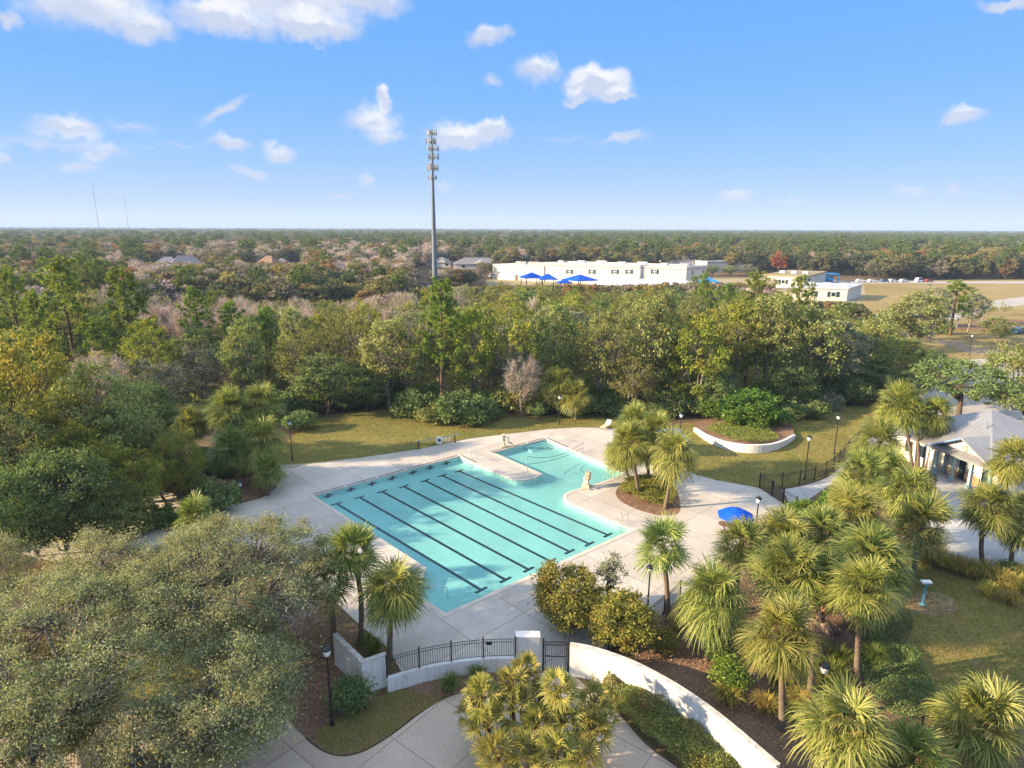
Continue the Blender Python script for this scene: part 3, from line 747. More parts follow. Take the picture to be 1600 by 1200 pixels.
LANES = [((526, 787), (752, 922)), ((562, 777), (790, 906)), ((597, 768), (826, 890)), ((631, 760), (860, 877)), ((664, 751), (890, 862)), ((691, 743), (921, 850)), ((717, 736), (950, 836))]
LZ = FL + .006
for a, b in LANES:
    a, b = at(*a, LZ), at(*b, LZ); d = (b - a).normalized(); s = Vector((-d.y, d.x, 0)); m = MB()
    bar(a, b, .27, LZ, m); bar(a - s * .55, a + s * .55, .26, LZ + .003, m); bar(b - s * .55, b + s * .55, .26, LZ + .003, m)
    m.build('lane_line', M['tile'], pt)
A, B = at(490, 775), at(718, 713); d = (B - A).normalized(); nrm = Vector((d.y, -d.x, 0))
for k in range(7):
    a, b = LANES[k]
    p0, p1 = at(*a, LZ), at(*b, LZ); t = ((p0 - A).dot(d)); c = A + d * t + nrm * .015; m = MB()
    for w, h in ((1.0, .13), (.3, .4)):
        q = [c + d * (-w / 2) + Vector((0, 0, -.36 - h / 2)), c + d * (w / 2) + Vector((0, 0, -.36 - h / 2)), c + d * (w / 2) + Vector((0, 0, -.36 + h / 2)), c + d * (-w / 2) + Vector((0, 0, -.36 + h / 2))]
        q = [x + nrm * (.004 if w > .5 else .008) for x in q]; m.quad(*q)
    m.build('wall_target', M['tile'], pt)
# dark tile band on the shaded ends
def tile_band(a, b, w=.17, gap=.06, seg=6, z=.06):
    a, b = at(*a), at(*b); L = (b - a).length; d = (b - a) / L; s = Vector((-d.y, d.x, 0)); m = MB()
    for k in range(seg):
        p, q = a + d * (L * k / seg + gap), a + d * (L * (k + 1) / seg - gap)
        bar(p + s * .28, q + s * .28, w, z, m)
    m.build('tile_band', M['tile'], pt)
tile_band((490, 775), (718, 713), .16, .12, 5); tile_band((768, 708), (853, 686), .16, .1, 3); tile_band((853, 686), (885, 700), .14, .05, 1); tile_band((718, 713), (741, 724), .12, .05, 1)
m = MB()
D2, C2, C3 = at(696, 959), at(651, 929), at(666, 888); d = (C2 - D2).normalized(); s = (at(744, 937) - D2); s = (s - d * s.dot(d)).normalized()
for k in range(4):
    L = (C2 - D2).length; p0 = D2 + s * (.38 * k + .02); w = .38
    z = WL - .1 - .11 * k
    m.prism([p0, p0 + s * w, p0 + s * w + d * L, p0 + d * L], FL + .01, z)
F1, F2, F3 = at(853, 686), at(815, 696), at(890, 702); d = (F2 - F1).normalized(); s = (F3 - F1).normalized()
m.build('entry_steps', M['plaster'], pt)
m = MB()
for k in range(4):
    p0 = F1 + d * .03 + s * (.42 * k + .03); m.prism([p0, p0 + s * .42, p0 + s * .42 + d * 3.2, p0 + d * 3.2], FL + .01, WL - .1 - .11 * k)
m.build('entry_steps', M['plaster'], pt)
# rope of the shallow end
# ---- ladders and rails
def ladder(px, dirpx, label, W_=.55):
    b = at(*px); e = at(*dirpx) - b; e.z = 0; e.normalize(); s = Vector((-e.y, e.x, 0))  # e points into the water
    t = thing('pool_ladder', (b.x, b.y, .03), label, 'pool ladder', 'stainless pool ladders')
    for q in (-1, 1):
        o0 = s * q * W_ / 2
        MB().tube(smooth([o0 - e * .75, o0 - e * .55 + Vector((0, 0, .62)), o0 - e * .3 + Vector((0, 0, .92)), o0 + Vector((0, 0, .8)), o0 + e * .15 + Vector((0, 0, .2)), o0 + e * .17 + Vector((0, 0, -1.0))], 4), .028, 6).build('handrail', M['chrome'], t, True)
    for k in range(3):
        MB().box(e * .17 + Vector((0, 0, -.25 - .28 * k)), (W_, .1, .03), math.atan2(s.y, s.x)).build('rung', M['chrome'], t)
ladder((738, 722.5), (727, 733), 'pool ladder at the shaded far corner beside the concrete dock')
ladder((973, 821), (961, 834), 'pool ladder on the sunlit near edge in front of the palm island')
def rail(px0, px1, label, h=.85):
    a, b = at(*px0), at(*px1); t = thing('hand_rail', (a.x, a.y, .03), label, 'hand rail'); v = b - a; v.z = 0
    MB().tube(smooth([Vector((0, 0, 0)), Vector((0, 0, h)) + v * .1, v * .5 + Vector((0, 0, h)), v + Vector((0, 0, h * .6)), v * 1.02 + Vector((0, 0, -.5))], 4), .026, 6).build('tube', M['chrome'], t, True)
rail((866, 690), (852, 697), 'slim steel hand rail over the steps in the far corner of the pool', .95)
rail((955, 748), (944, 743), 'white hand rail over the steps on the shallow side near the palms', .8)
rail((961, 743), (951, 739), 'second white hand rail beside the steps, nearer the far lawn', .8)
rail((660, 930), (698, 924), 'thin steel hand rail rising from the water over the near corner steps', .5)
m = MB()
# volleyball net
n0, n1_ = at(824, 738), at(911, 706.5)
t = thing('volleyball_net', (n0.x, n0.y, .03), 'sagging water volleyball net slung across the shallow end between two posts', 'net'); v = n1_ - n0; v.z = 0
for q, hh in ((Vector((0, 0, 0)), 1.75), (v, 1.15)):
    MB().lathe(q, [(.12, 0), (.1, .04), (.04, .05), (.035, hh), (.03, hh + .02)], 8).build('post', M['chrome'], t)
pts = lambda h0, h1, sag: [v * (k / 16) + Vector((0, 0, h0 + (h1 - h0) * k / 16 - sag * (1 - (2 * k / 16 - 1) ** 2))) for k in range(17)]
up, dn = pts(1.7, 1.1, .75), pts(.85, .45, .35)
up = [p if p.z > -.05 else Vector((p.x, p.y, -.05)) for p in up]
MB().tube(up, .024, 5).build('top_rope', M['net'], t); MB().tube(dn, .024, 5).build('bottom_rope', M['net'], t)
m = MB()
for k in range(1, 16):
    m.tube([up[k], dn[k]], .003, 3)
m.build('mesh_cord', M['net'], t)
# ---- pool lifts
def pool_lift(px, label, cover, rz):
    b = at(*px); t = thing('pool_lift', (b.x, b.y, .03), label, 'pool lift', None, rz)
    MB().box((0, 0, .09), (.7, .55, .18)).box((0, 0, .2), (.5, .4, .06)).build('base', M['beige'], t)
    MB().lathe((0, 0, .2), [(.14, 0), (.13, .9), (.1, 1.2), (.05, 1.28)], 10).build('mast', M['beige'], t)
    MB().tube([(0, 0, 1.15), (-.35, 0, 1.2), (-.75, 0, 1.0)], .05, 6).build('arm', M['beige'], t)
    MB().box((-.72, 0, .5), (.45, .45, .06)).box((-.52, 0, .8), (.06, .45, .6)).box((-.95, 0, .3), (.3, .35, .04)).build('seat', M['beige'], t)
    MB().prism([(-.18, -.22), (.2, -.22), (.2, .22), (-.18, .22)], .75, 1.5).build('cover', cover, t)
pool_lift((787, 699), 'beige pool lift with a seat standing on the far deck', M['beige'], R(190))
pool_lift((918, 761), 'pool lift under a red and beige cover by the rounded deck corner', M['stripe'], R(60))
# ---- life ring rail
a, b = at(653, 702), at(712, 692); t = thing('rescue_rack', (a.x, a.y, .03), 'low grey rail on two dark posts with a hanging life ring, edge of the lawn', 'rescue rack'); v = b - a; v.z = 0
for q in (v * .02, v * .98): MB().box(q + Vector((0, 0, .4)), (.16, .16, .86)).build('post', M['darkpole'], t)
vd = v.normalized()
MB().tube([Vector((0, 0, .92)) - vd * .25, Vector((0, 0, .95)) + v * 1.12], .05, 6).build('pole', M['galv'], t)
rc = a + v * .56; rb = rc + Vector((0, 0, .72)) + Vector((.04, -.2, 0))
k = thing('life_ring', rb, 'white life ring with a blue centre hanging on the low grey rail', 'life ring')
mm = MB(); prev = None
mm.tube([Vector((math.cos(q * PI / 10) * .36, -.03, math.sin(q * PI / 10) * .36)) for q in range(21)], .09, 8, False); mm.build('ring', M['globe'], k, True)
MB().lathe((0, 0, 0), [(.16, -.02), (.16, .02)], 16).build('hub_sign', M['blue'], k).rotation_euler = (R(80), 0, 0)
kb = rc + v * .22 + Vector((0, -.12, .42)); k = thing('rope_bundle', kb, 'coil of pale rope and hooks hanging beside the life ring', 'rope')
for q in range(4): MB().tube([(-.3 + q * .2, 0, .5), (-.3 + q * .2, -.03, -.05 + .08 * (q % 2)), (-.24 + q * .2, -.02, .1)], .03, 5).build('loop', M['globe'], k)
# ---- loungers, umbrella and table
def lounger(px, rz, label):
    b = at(*px); t = thing('deck_lounger', (b.x, b.y, .03), label, 'lounger', None, rz)
    MB().prism([(0, -.32), (1.3, -.32), (1.3, .32), (0, .32)], .3, .36).build('seat', M['beige'], t)
    MB().prism([(1.3, -.32), (1.95, -.32), (1.95, .32), (1.3, .32)], [.3, .75, .75, .3], [.36, .81, .81, .36]).build('backrest', M['globe'], t)
    for x in (.15, 1.35):
        for y in (-.28, .28): MB().box((x, y, .15), (.06, .06, .3)).build('leg', M['galv'], t)
lounger((941, 672), R(55), 'white deck lounger alone at the far edge of the pool deck')
ub = at(1150, 800, 2.25); ub.z = .03
t = thing('patio_umbrella', ub, 'bright blue patio umbrella open on the deck near the palm island', 'umbrella')
mm = MB()
for q in range(8):
    a0, a1 = q * PI / 4 + .2, (q + 1) * PI / 4 + .2
    p = [Vector((math.cos(z) * 1.42, math.sin(z) * 1.42, 1.98)) for z in (a0, a1)]; mid = [Vector((x.x * .5, x.y * .5, 2.36)) for x in p]
    mm.quad(p[0], p[1], mid[1], mid[0]); mm.tri(mid[0], mid[1], (0, 0, 2.55))
    mm.quad(p[0] - Vector((0, 0, .14)), p[1] - Vector((0, 0, .14)), p[1], p[0])
mm.build('canopy', M['blue'], t)
MB().lathe((0, 0, 0), [(.3, 0), (.28, .06), (.03, .08), (.025, 2.66), (.01, 2.7)], 10).build('pole', M['darkpole'], t)
for q in range(8):
    a0 = q * PI / 4 + .2; MB().tube([(0, 0, 2.5), (math.cos(a0) * .8, math.sin(a0) * .8, 2.3), (math.cos(a0) * 1.4, math.sin(a0) * 1.4, 1.97)], .012, 4).build('rib', M['darkpole'], t)
tb = at(1131, 832); t = thing('round_table', (tb.x, tb.y, .03), 'small round brown table on the deck by the palms below the blue umbrella', 'table')
MB().lathe((0, 0, .7), [(.5, 0), (.52, .02), (.5, .05)], 18).build('table_top', M['shingle'], t); MB().lathe((0, 0, 0), [(.28, 0), (.26, .04), (.05, .06), (.05, .7)], 10).build('pedestal', M['darkpole'], t)
# shade canopy behind the island palms
sb = at(1040, 709); t = thing('shade_canopy', (sb.x, sb.y, .03), 'faded blue square shade canopy on four posts behind the island palms', 'shade canopy')
mm = MB(); h = 1.9
for q in range(4):
    c0 = [(-h, -h), (h, -h), (h, h), (-h, h)][q]; c1 = [(h, -h), (h, h), (-h, h), (-h, -h)][q]
    mm.tri((c0[0], c0[1], 2.25), (c1[0], c1[1], 2.25), (0, 0, 2.8)); mm.quad((c0[0], c0[1], 2.02), (c1[0], c1[1], 2.02), (c1[0], c1[1], 2.25), (c0[0], c0[1], 2.25))
mm.build('canopy', M['skyblue'], t)
for x in (-1.8, 1.8):
    for y in (-1.8, 1.8): MB().box((x, y, 1.12), (.08, .08, 2.24)).build('post', M['galv'], t)

# ================================================================ WALLS AND FENCES
def wall_run(name, pts, w, h, label, cap=True, z0=-.1):
    pts = [Vector((p[0], p[1], 0)) for p in pts]
    L, Rr = offset([p.to_2d() for p in pts], w / 2, False), offset([p.to_2d() for p in pts], -w / 2, False)
    o = pts[0].copy(); t = thing(name, o, label, 'wall')
    hh = h if hasattr(h, '__len__') else [h] * len(pts)
    MB().strip(L, Rr, z0, hh).build('wall', M['white'], t, off=o)
    if cap:
        L2, R2 = offset([p.to_2d() for p in pts], w / 2 + .03, False), offset([p.to_2d() for p in pts], -w / 2 - .03, False)
        MB().strip(L2, R2, [q + .001 for q in hh], [q + .06 for q in hh]).build('cap', M['wallcap'], t, off=o)
    return t
WH = 1.9
rt = [(891, 1007), (920, 1012), (950, 1021), (985, 1034), (1020, 1051), (1060, 1074), (1100, 1101), (1140, 1132), (1180, 1166), (1216, 1197)]
rw = smooth([at(x, y, WH) for x, y in rt], 4)
wall_run('curved_wall', rw, .22, WH, 'long curved white stucco wall right of the black gate, weathered along its top')
pil0, pil1 = at(806, 992, 2.05), at(843, 992, 2.05)
pd = (pil1 - pil0); pd.z = 0; pc = (pil0 + pil1) / 2
t = thing('gate_pillar', (pc.x, pc.y, 0), 'square white stucco pillar left of the black gate', 'pillar', None, math.atan2(pd.y, pd.x))
MB().box((0, 0, .97), (pd.length, .5, 2.15)).build('wall', M['white'], t); MB().box((0, 0, 2.085), (pd.length + .06, .56, .06)).build('cap', M['white'], t)
lwpts = [at(x, y, .92) for x, y in [(605, 1058), (645, 1046), (690, 1036), (740, 1029), (775, 1027), (805, 1026.5)]]
lw = smooth(lwpts, 4)
wall_run('low_wall', lw, .22, .9, 'low curved white wall under the black railing left of the gate', False)
c1, c2 = at(567, 1034, WH), at(603, 1022, WH); c0 = at(523, 991, WH)
wall_run('corner_wall', [c0, c1, c2], .22, WH, 'angled white stucco corner wall behind the dark shrub and lamp post')
def fence(name, pts, z, h, bay, label, picket=.125, group=None, cat='fence', rad=.012):
    pts = [Vector((p[0], p[1], 0)) for p in pts]; segl = [0]
    for i in range(1, len(pts)): segl.append(segl[-1] + (pts[i] - pts[i - 1]).length)
    def pos(s):
        for i in range(1, len(pts)):
            if s <= segl[i] + 1e-6: return pts[i - 1].lerp(pts[i], (s - segl[i - 1]) / max(1e-6, segl[i] - segl[i - 1]))
        return pts[-1].copy()
    o = pts[0].copy(); o.z = z; t = thing(name, o, label, cat, group)
    nb = max(1, round(segl[-1] / bay))
    for k in range(nb + 1):
        p = pos(segl[-1] * k / nb) - pts[0]; q = MB().box(p + Vector((0, 0, h / 2 + .03)), (.075, .075, h + .1)); q.box(p + Vector((0, 0, h + .1)), (.095, .095, .04)); q.build('post', M['black'], t)
    for k in range(nb):
        s0, s1 = segl[-1] * k / nb + .04, segl[-1] * (k + 1) / nb - .04
        a, b = pos(s0) - pts[0], pos(s1) - pts[0]; m = MB()
        for zz in (h - .02, h - .2, .12): m.tube([a + Vector((0, 0, zz)), (pos((s0 + s1) / 2) - pts[0]) + Vector((0, 0, zz)), b + Vector((0, 0, zz))], .02, 4)
        npk = max(2, int((s1 - s0) / picket))
        for j in range(npk):
            p = pos(s0 + (s1 - s0) * (j + .5) / npk) - pts[0]; m.tube([p + Vector((0, 0, .12)), p + Vector((0, 0, h - .02))], rad, 4)
        m.build('railing_panel', M['black'], t)
    return t
fence('metal_railing', [p for p in lw], .9, 1.18, 1.75, 'black metal railing standing on the low curved white wall', .125)
sg = at(764, 1004, 1.75); m = MB().box((0, 0, 0), (.32, .02, .22)); t = m.build('notice_plate', M['black'], None); t.location = sg + Vector((0, -.06, 0)); tag(t, 'small blank black plate fixed to the railing left of the gate pillar', 'notice plate')
# gate
g0, g1 = at(847, 1049), at(889, 1050)
t = thing('garden_gate', (g0.x, g0.y, .03), 'black metal gate between the square white pillar and the curved wall', 'gate', None, math.atan2((g1 - g0).y, (g1 - g0).x)); gw = (g1 - g0).length
for x in (.05, gw - .06): MB().box((x, 0, 1.03), (.11, .11, 2.06)).build('post', M['black'], t)
m = MB()
for x in (.17, gw - .18): m.box((x, 0, .98), (.05, .04, 1.8))
for zz in (.1, .95, 1.68, 1.86): m.box((gw / 2, 0, zz), (gw - .3, .035, .045))
m.build('frame', M['black'], t); m = MB()
for k in range(9): m.tube([(.27 + (gw - .54) * k / 8, 0, .1), (.27 + (gw - .54) * k / 8, 0, 1.86)], .011, 4)
m.build('bars', M['black'], t); MB().box((.32, -.04, 1.0), (.26, .06, .06)).build('handle', M['darkpole'], t)
# fence round the right lawn, its gate end and small pieces
fr = smooth(P([(1186, 762), (1215, 762.5), (1247, 757.5), (1284, 746), (1309, 727), (1331, 700), (1350, 685), (1378, 668)]), 4)
fence('metal_fence', fr, .02, 1.4, 2.2, 'black picket fence curving along the sunny lawn and the walkway', .14)
fence('metal_fence', P([(1186, 762.5), (1205, 775)]), .03, 1.4, 1.6, 'short black fence running from the lawn corner to the side gate', .14)
fence('side_gate', P([(1206, 776), (1222, 786.5)]), .03, 1.45, 2.4, 'black side gate between two short fences beside the bright green bush', .12, None, 'gate')
fence('metal_fence', P([(1223, 787.5), (1243, 801)]), .03, 1.4, 1.6, 'short black fence ending in the bright green bush past the side gate', .14)
fence('metal_fence', P([(1010, 982), (1039, 958), (1062, 938)]), .02, 1.35, 2.2, 'short black fence behind the twin shrubs under the slender palm', .12)
fence('metal_fence', P([(950, 1024), (985, 1005), (1010, 984)]), .02, 1.35, 2.2, 'black fence mostly hidden among the shrubs right of the gate', .12)
fence('metal_fence', P([(1378, 1158), (1440, 1142), (1500, 1130)]), .02, 1.0, 2.0, 'low black fence between the two big rounded palms in the near corner', .12)
# retaining wall on the lawn
rwp = smooth(P([(1085, 674), (1103, 688), (1128, 700), (1155, 706.5), (1182, 708), (1205, 705), (1224, 697), (1241, 685)]), 4)
nrw = len(rwp); hs_ = [.25 + .72 * math.sin(PI * min(1, max(0, (i + 1.5) / (nrw + 2)))) ** .6 for i in range(nrw)]
wall_run('retaining_wall', rwp, .3, hs_, 'low crescent white retaining wall across the sunny lawn', False)
bedp = [p.to_2d() for p in rwp] + [p.to_2d() for p in P([(1235, 660), (1180, 655), (1120, 658), (1085, 664)])]
sheet('mulch_bed', bedp, .42, M['mulch'])

# ================================================================ LAMPS
def lamp(base, label, h=4.4, group='black lamp posts round the pool'):
    t = thing('lamp_post', (base[0], base[1], 0), label, 'lamp post', group)
    MB().lathe((0, 0, 0), [(.13, 0), (.13, .12), (.09, .2), (.075, .5), (.055, .6), (.045, h - .5), (.07, h - .46), (.07, h - .42)], 10).build('pole', M['black'], t, True)
    MB().lathe((0, 0, h - .42), [(.09, 0), (.15, .04), (.2, .3), (.17, .36)], 12).build('lantern', M['globe'], t, True)
    MB().lathe((0, 0, h - .06), [(.25, 0), (.22, .06), (.1, .16), (.03, .2), (.02, .26)], 12).build('lantern_cap', M['black'], t, True)
    return t
def lamp_top(px, py, h=4.4): p = at(px, py, h + .1); return p
lamp(at(457, 720), 'lamp post beside the left palms at the corner of the shaded lawn')
lamp(lamp_top(1186, 776), 'lamp post on the deck right beside the blue umbrella')
lamp(at(1257, 750), 'lamp post on the sunny lawn inside the curving black fence', 4.5)
lamp(lamp_top(1065, 645), 'lamp post behind the island palms near the end of the retaining wall')
lamp(lamp_top(1311, 648), 'lamp post in the shade at the edge of the woods right of the retaining wall')
lamp(at(519, 1134), 'lamp post in front of the corner wall and dark shrub')
lamp(at(1010, 984), 'lamp post with its head in the palm fronds beside the short black fence', 4.3)
lamp(lamp_top(1289, 1036), 'lamp post among the palm trunks beside the shrubby ground cover')
lamp(at(1514, 556), 'distant lamp post by the pale path beyond the woods', 4.2)
lamp(at(874, 664), 'slender lamp post in front of the palms at the wood edge', 3.8)
lamp(at(445, 886), 'lamp post at the edge of the deck behind the big oak', 2.3)
lamp(at(377, 786), 'short lamp post in front of the leaning left palms', 2.0)
tw = at(1441, 945); t = thing('shower_post', (tw.x, tw.y, 0), 'teal post with a flat white head on the oval sandy patch', 'post')
MB().lathe((0, 0, 0), [(.26, 0), (.24, .06), (.09, .1), (.07, 1.55), (.09, 1.6)], 10).build('post', M['tealpost'], t, True)
MB().box((0, 0, 1.68), (.62, .3, .14)).build('head', M['globe'], t); MB().box((0, -.05, 1.58), (.3, .2, .08)).build('bracket', M['tealpost'], t)

# ================================================================ CLUBHOUSE
U, V = Vector((.975, .222, 0)), Vector((-.222, .975, 0)); O = Vector((43.1, 57.9, 0))
def cl(u, v, z=0): return O + U * u + V * v + Vector((0, 0, z))
t = thing('clubhouse', O, 'white clubhouse with a pale metal roof and a gabled porch of teal columns', 'building')
rzc = math.atan2(U.y, U.x)
def cbox(m, u, v, z, su, sv, sz): return m.box(cl(u, v, z), (su, sv, sz), rzc)
def cbuild(m, name, mat): return m.build(name, mat, t, off=O)
# main block
def cprism(m, uv, z0, z1): return m.prism([cl(a, b) for a, b in uv], z0, z1)
cbuild(cprism(MB(), [(1.7, -3), (13, -3), (13, 8.4), (.6, 8.4), (.6, 3.6), (1.7, 3.6)], 0, 3.05), 'wall', M['white'])
m = MB()
for v in (-2.35, 0.0, 2.3): cbox(m, 1.63, v, .42, .16, 1.6, .84)
cbuild(m, 'stone_band', M['tan'])
m = MB()
for v in (-1.25, 1.2): cbox(m, 1.66, v, 1.2, .12, .62, 2.2)
cbuild(m, 'door', M['shutter'])
for v in (5.0, 6.6):
    w = cbuild(cbox(MB(), .56, v, 1.7, .1, 1.0, 1.3), 'window', M['trim']); p = cbox(MB(), .5, v, 1.7, .06, .84, 1.14).build('pane', M['glass'], w, off=O)
# porch: beam, columns, gable
cbuild(cbox(MB(), .25, 0, 2.78, .32, 6.6, .42), 'beam', M['teal'])
for v in (-2.9, -.95, .95, 2.9):
    cbuild(cbox(cbox(MB(), .25, v, 1.28, .26, .26, 2.56), .25, v, .2, .4, .4, .4), 'column', M['teal'])
for v in (-2.9, 2.9): cbuild(cbox(MB(), 1.45, v, 1.28, .26, .26, 2.56), 'column', M['teal'])
gp = MB(); a_, b_, c_ = (.3, -3.2), (.3, 3.2), (.3, 0)
for u0 in (.22,):
    k = [cl(u0, -3.2, 3.0), cl(u0, 3.2, 3.0), cl(u0, 0, 4.72), cl(u0 + .14, -3.2, 3.0), cl(u0 + .14, 3.2, 3.0), cl(u0 + .14, 0, 4.72)]
    gp.v += [tuple(x) for x in k]; gp.f += [(0, 2, 1), (3, 4, 5), (0, 1, 4, 3), (1, 2, 5, 4), (2, 0, 3, 5)]
cbuild(gp, 'gable', M['white'])
m = MB()
for v in (-1.7, -.6, 1.0, 2.0):
    hh = 1.72 * (1 - abs(v) / 3.2) - .1; cbox(m, .2, v, 3.0 + hh / 2, .05, .08, hh)
cbuild(m, 'gable_batten', M['trim'])
m = MB(); r_ = .34
m.tube([cl(.19, 0, 3.75), cl(.12, 0, 3.75)], r_, 18); cbuild(m, 'medallion', M['trim'])
# gable roof slabs with standing seams
def slab(m, p, th=.09):
    n_ = (p[1] - p[0]).cross(p[3] - p[0]).normalized()
    if n_.z < 0: n_ = -n_
    k = len(m.v); m.v += [tuple(x) for x in p] + [tuple(x - n_ * th) for x in p]
    m.f += [(k, k + 1, k + 2, k + 3), (k + 7, k + 6, k + 5, k + 4)] + [(k + i, k + 4 + i, k + 4 + (i + 1) % 4, k + (i + 1) % 4) for i in range(4)]
    return n_
def seams(m, a, b, c, d, n_, cnt):   # a-b is the lower edge, d-c the upper edge
    for i in range(cnt + 1):
        f = (i + .5) / (cnt + 1); m.tube([a.lerp(b, f) + n_ * .008, d.lerp(c, f) + n_ * .008], .022, 4)
for sgn in (-1, 1):
    p = [cl(-.45, 3.95 * sgn, 2.72), cl(7.0, 3.95 * sgn, 2.72), cl(7.0, 0, 4.85), cl(-.45, 0, 4.85)]
    m = MB(); n_ = slab(m, p); seams(m, *p, n_, 15); cbuild(m, 'porch_roof', M['roof'])
    m = MB(); q = [cl(-.5, 4.0 * sgn, 2.58), cl(-.5, 0, 4.72), cl(-.5, 0, 4.9), cl(-.5, 4.0 * sgn, 2.76)]; m.quad(*q); m.quad(*[x + U * .06 for x in q])
    for i in range(4): m.quad(q[i], q[(i + 1) % 4], q[(i + 1) % 4] + U * .06, q[i] + U * .06)
    cbuild(m, 'fascia', M['skyblue'] if sgn > 0 else M['trim'])
ap = cl(5.9, 2.8, 6.5); cs = [cl(-.5, 9.2, 3.05), cl(-.5, -3.6, 3.05), cl(13.6, -3.6, 3.05), cl(13.6, 9.2, 3.05)]
m = MB()
for i in range(4):
    a, b = cs[i], cs[(i + 1) % 4]; m.tri(a, b, ap); nn = (b - a).cross(ap - a).normalized(); nn = nn if nn.z > 0 else -nn
    nsm = 26; mid = (a + b) / 2
    for k in range(1, nsm):
        f = k / nsm; e = a.lerp(b, f); g = 1 - abs(2 * f - 1); up_ = e + (ap - mid) * g
        m.tube([e + nn * .008, up_ + nn * .008], .02, 4)
    m.quad(a, b, b - Vector((0, 0, .2)), a - Vector((0, 0, .2)))
cbuild(m, 'main_roof', M['roof'])
vp = cs[1].lerp(ap, .62) + (cs[0] - cs[1]) * .05; cbuild(MB().tube([vp - Vector((0, 0, .1)), vp + Vector((0, 0, .7))], .06, 6), 'vent_pipe', M['galv'])
b0 = at(1436, 690); 
t = thing('blue_bench', (b0.x, b0.y, .03), 'blue bench in the shade beside the clubhouse corner', 'bench', None, R(100))
MB().box((0, 0, .45), (1.6, .45, .06)).build('seat', M['playblue'], t); MB().box((0, .22, .75), (1.6, .06, .5)).build('backrest', M['playblue'], t)
for x in (-.65, .65): MB().box((x, 0, .22), (.08, .4, .43)).build('leg', M['darkpole'], t)

# ================================================================ CELL TOWER
tb = at(680, 452); t = thing('cell_tower', (tb.x, tb.y, 0), 'tall grey monopole cell tower with stacked antenna arrays', 'cell tower')
TH = topz(tb, 206)
MB().lathe((0, 0, 0), [(1.1, 0), (1.02, 6), (.8, TH * .45), (.52, TH * .8), (.34, TH)], 14).build('pole', M['towergrey'], t, True)
def ring_of(z, rad, n, hgt, wd, a0=.2, frame=True, skip=(), mat='antenna'):
    m = MB()
    if frame:
        for k in range(3):
            p0, p1 = (Vector((math.cos(a0 + k * 2 * PI / 3) * rad, math.sin(a0 + k * 2 * PI / 3) * rad, z)) for k in (k, k + 1))
            m.tube([p0, p1], .09, 4); m.tube([(0, 0, z), (p0 + p1) / 2], .1, 4); m.tube([(0, 0, z), p0], .08, 4)
        r_ = m.build('antenna_mount', M['galv'], t)
    for k in range(n):
        if k in skip: continue
        f = k / n * 3; i = int(f); g = f - i
        p0, p1 = (Vector((math.cos(a0 + j * 2 * PI / 3) * rad, math.sin(a0 + j * 2 * PI / 3) * rad, z)) for j in (i, i + 1))
        p = p0.lerp(p1, g + .12); o_ = Vector((p.x, p.y, 0)).normalized() * .12
        MB().box(p + o_ + Vector((0, 0, hgt * .12)), (wd, .25, hgt), math.atan2(p.y, p.x) + PI / 2).build('antenna_panel', M[mat], t)
def TZ(py): return topz(tb, py)
ring_of(TZ(208.5), 2.1, 12, 2.0, .38, .3); ring_of(TZ(222), 2.4, 9, 2.1, .5, .9, True, (2, 5)); ring_of(TZ(233), 2.9, 9, 2.0, .42, .1, True, (3, 4)); ring_of(TZ(246), 2.9, 9, 2.5, .36, .15, True, (4, 5))
ring_of(TZ(263), 2.6, 12, 2.4, .5, .4); ring_of(TZ(278), 1.9, 6, 1.5, .6, .5)
m = MB()
for k in range(5): m.box((.45 * math.cos(k * 1.3), .45 * math.sin(k * 1.3), TZ(225) - .8 + .5 * k), (.5, .4, .7), k)
m.build('radio_unit', M['antenna'], t)
m = MB()
for k in range(40): m.box((0, -1.2 + .02 * k, 4 + k * .8), (.5, .06, .06))
m.build('climbing_pegs', M['galv'], t)
sb = at(665, 452); t = thing('equipment_hut', (sb.x - 1, sb.y, 0), 'small tan equipment hut at the foot of the cell tower', 'hut')
MB().box((0, 0, 1.3), (6, 4, 2.6)).build('wall', M['cream'], t); MB().prism([(-3.4, -2.4), (3.4, -2.4), (3.4, 2.4), (-3.4, 2.4)], 2.6, 2.9).build('roof', M['shingle'], t); MB().box((1, -2.03, 1.05), (1, .08, 2.1)).build('door', M['shingle'], t)
for px, hgt, d_, lab in ((145, 237, 1250, 'tall hair-thin radio mast far beyond the woods, leftmost on the horizon'), (197, 290, 1500, 'fainter thin radio mast on the horizon right of the taller one')):
    px0 = {145: 156, 197: 202}[px]; e = at(px0, 368); q = Vector((e.x, e.y, 0)).normalized() * d_
    t = thing('radio_mast', q, lab, 'radio mast'); hz = topz(q, hgt); MB().tube([(0, 0, 0), (0, 0, hz)], .42, 4).build('mast', M['galv'], t)
    for k in range(3): MB().tube([(0, 0, hz * .8), (math.cos(k * 2.1) * hz * .3, math.sin(k * 2.1) * hz * .3, 0)], .06, 3).build('guy_wire', M['galv'], t)

# ================================================================ SCHOOL AND FAR BUILDINGS
def g2(p): return Vector((p.x, p.y, 0))
SR, SL, SS = g2(at(1073, 416, 9)), g2(at(851, 409.5, 9)), g2(at(1104, 414, 9))
back = (SS - SR); sd = (SR - SL); sL = sd.length; sn = sd.normalized(); bn = Vector((-sn.y, sn.x, 0))
bdir = back.normalized(); BK = 24.0
t = thing('school_building', SL, 'long two storey cream school building with small shuttered windows', 'building')
MB().prism([SL, SR, SR + bdir * back.length, SL + bdir * back.length], 0, 8.1).build('wall', M['cream'], t, off=SL)
MB().prism([SL - sn * .15 - bn * .15, SR + sn * .15 - bn * .15, SR + sn * .15 + bdir * back.length, SL - sn * .15 + bdir * back.length], 7.55, 7.85).build('cornice', M['trim'], t, off=SL)
ins = 0.5
q = [SL, SR, SR + bdir * back.length, SL + bdir * back.length]
m = MB()
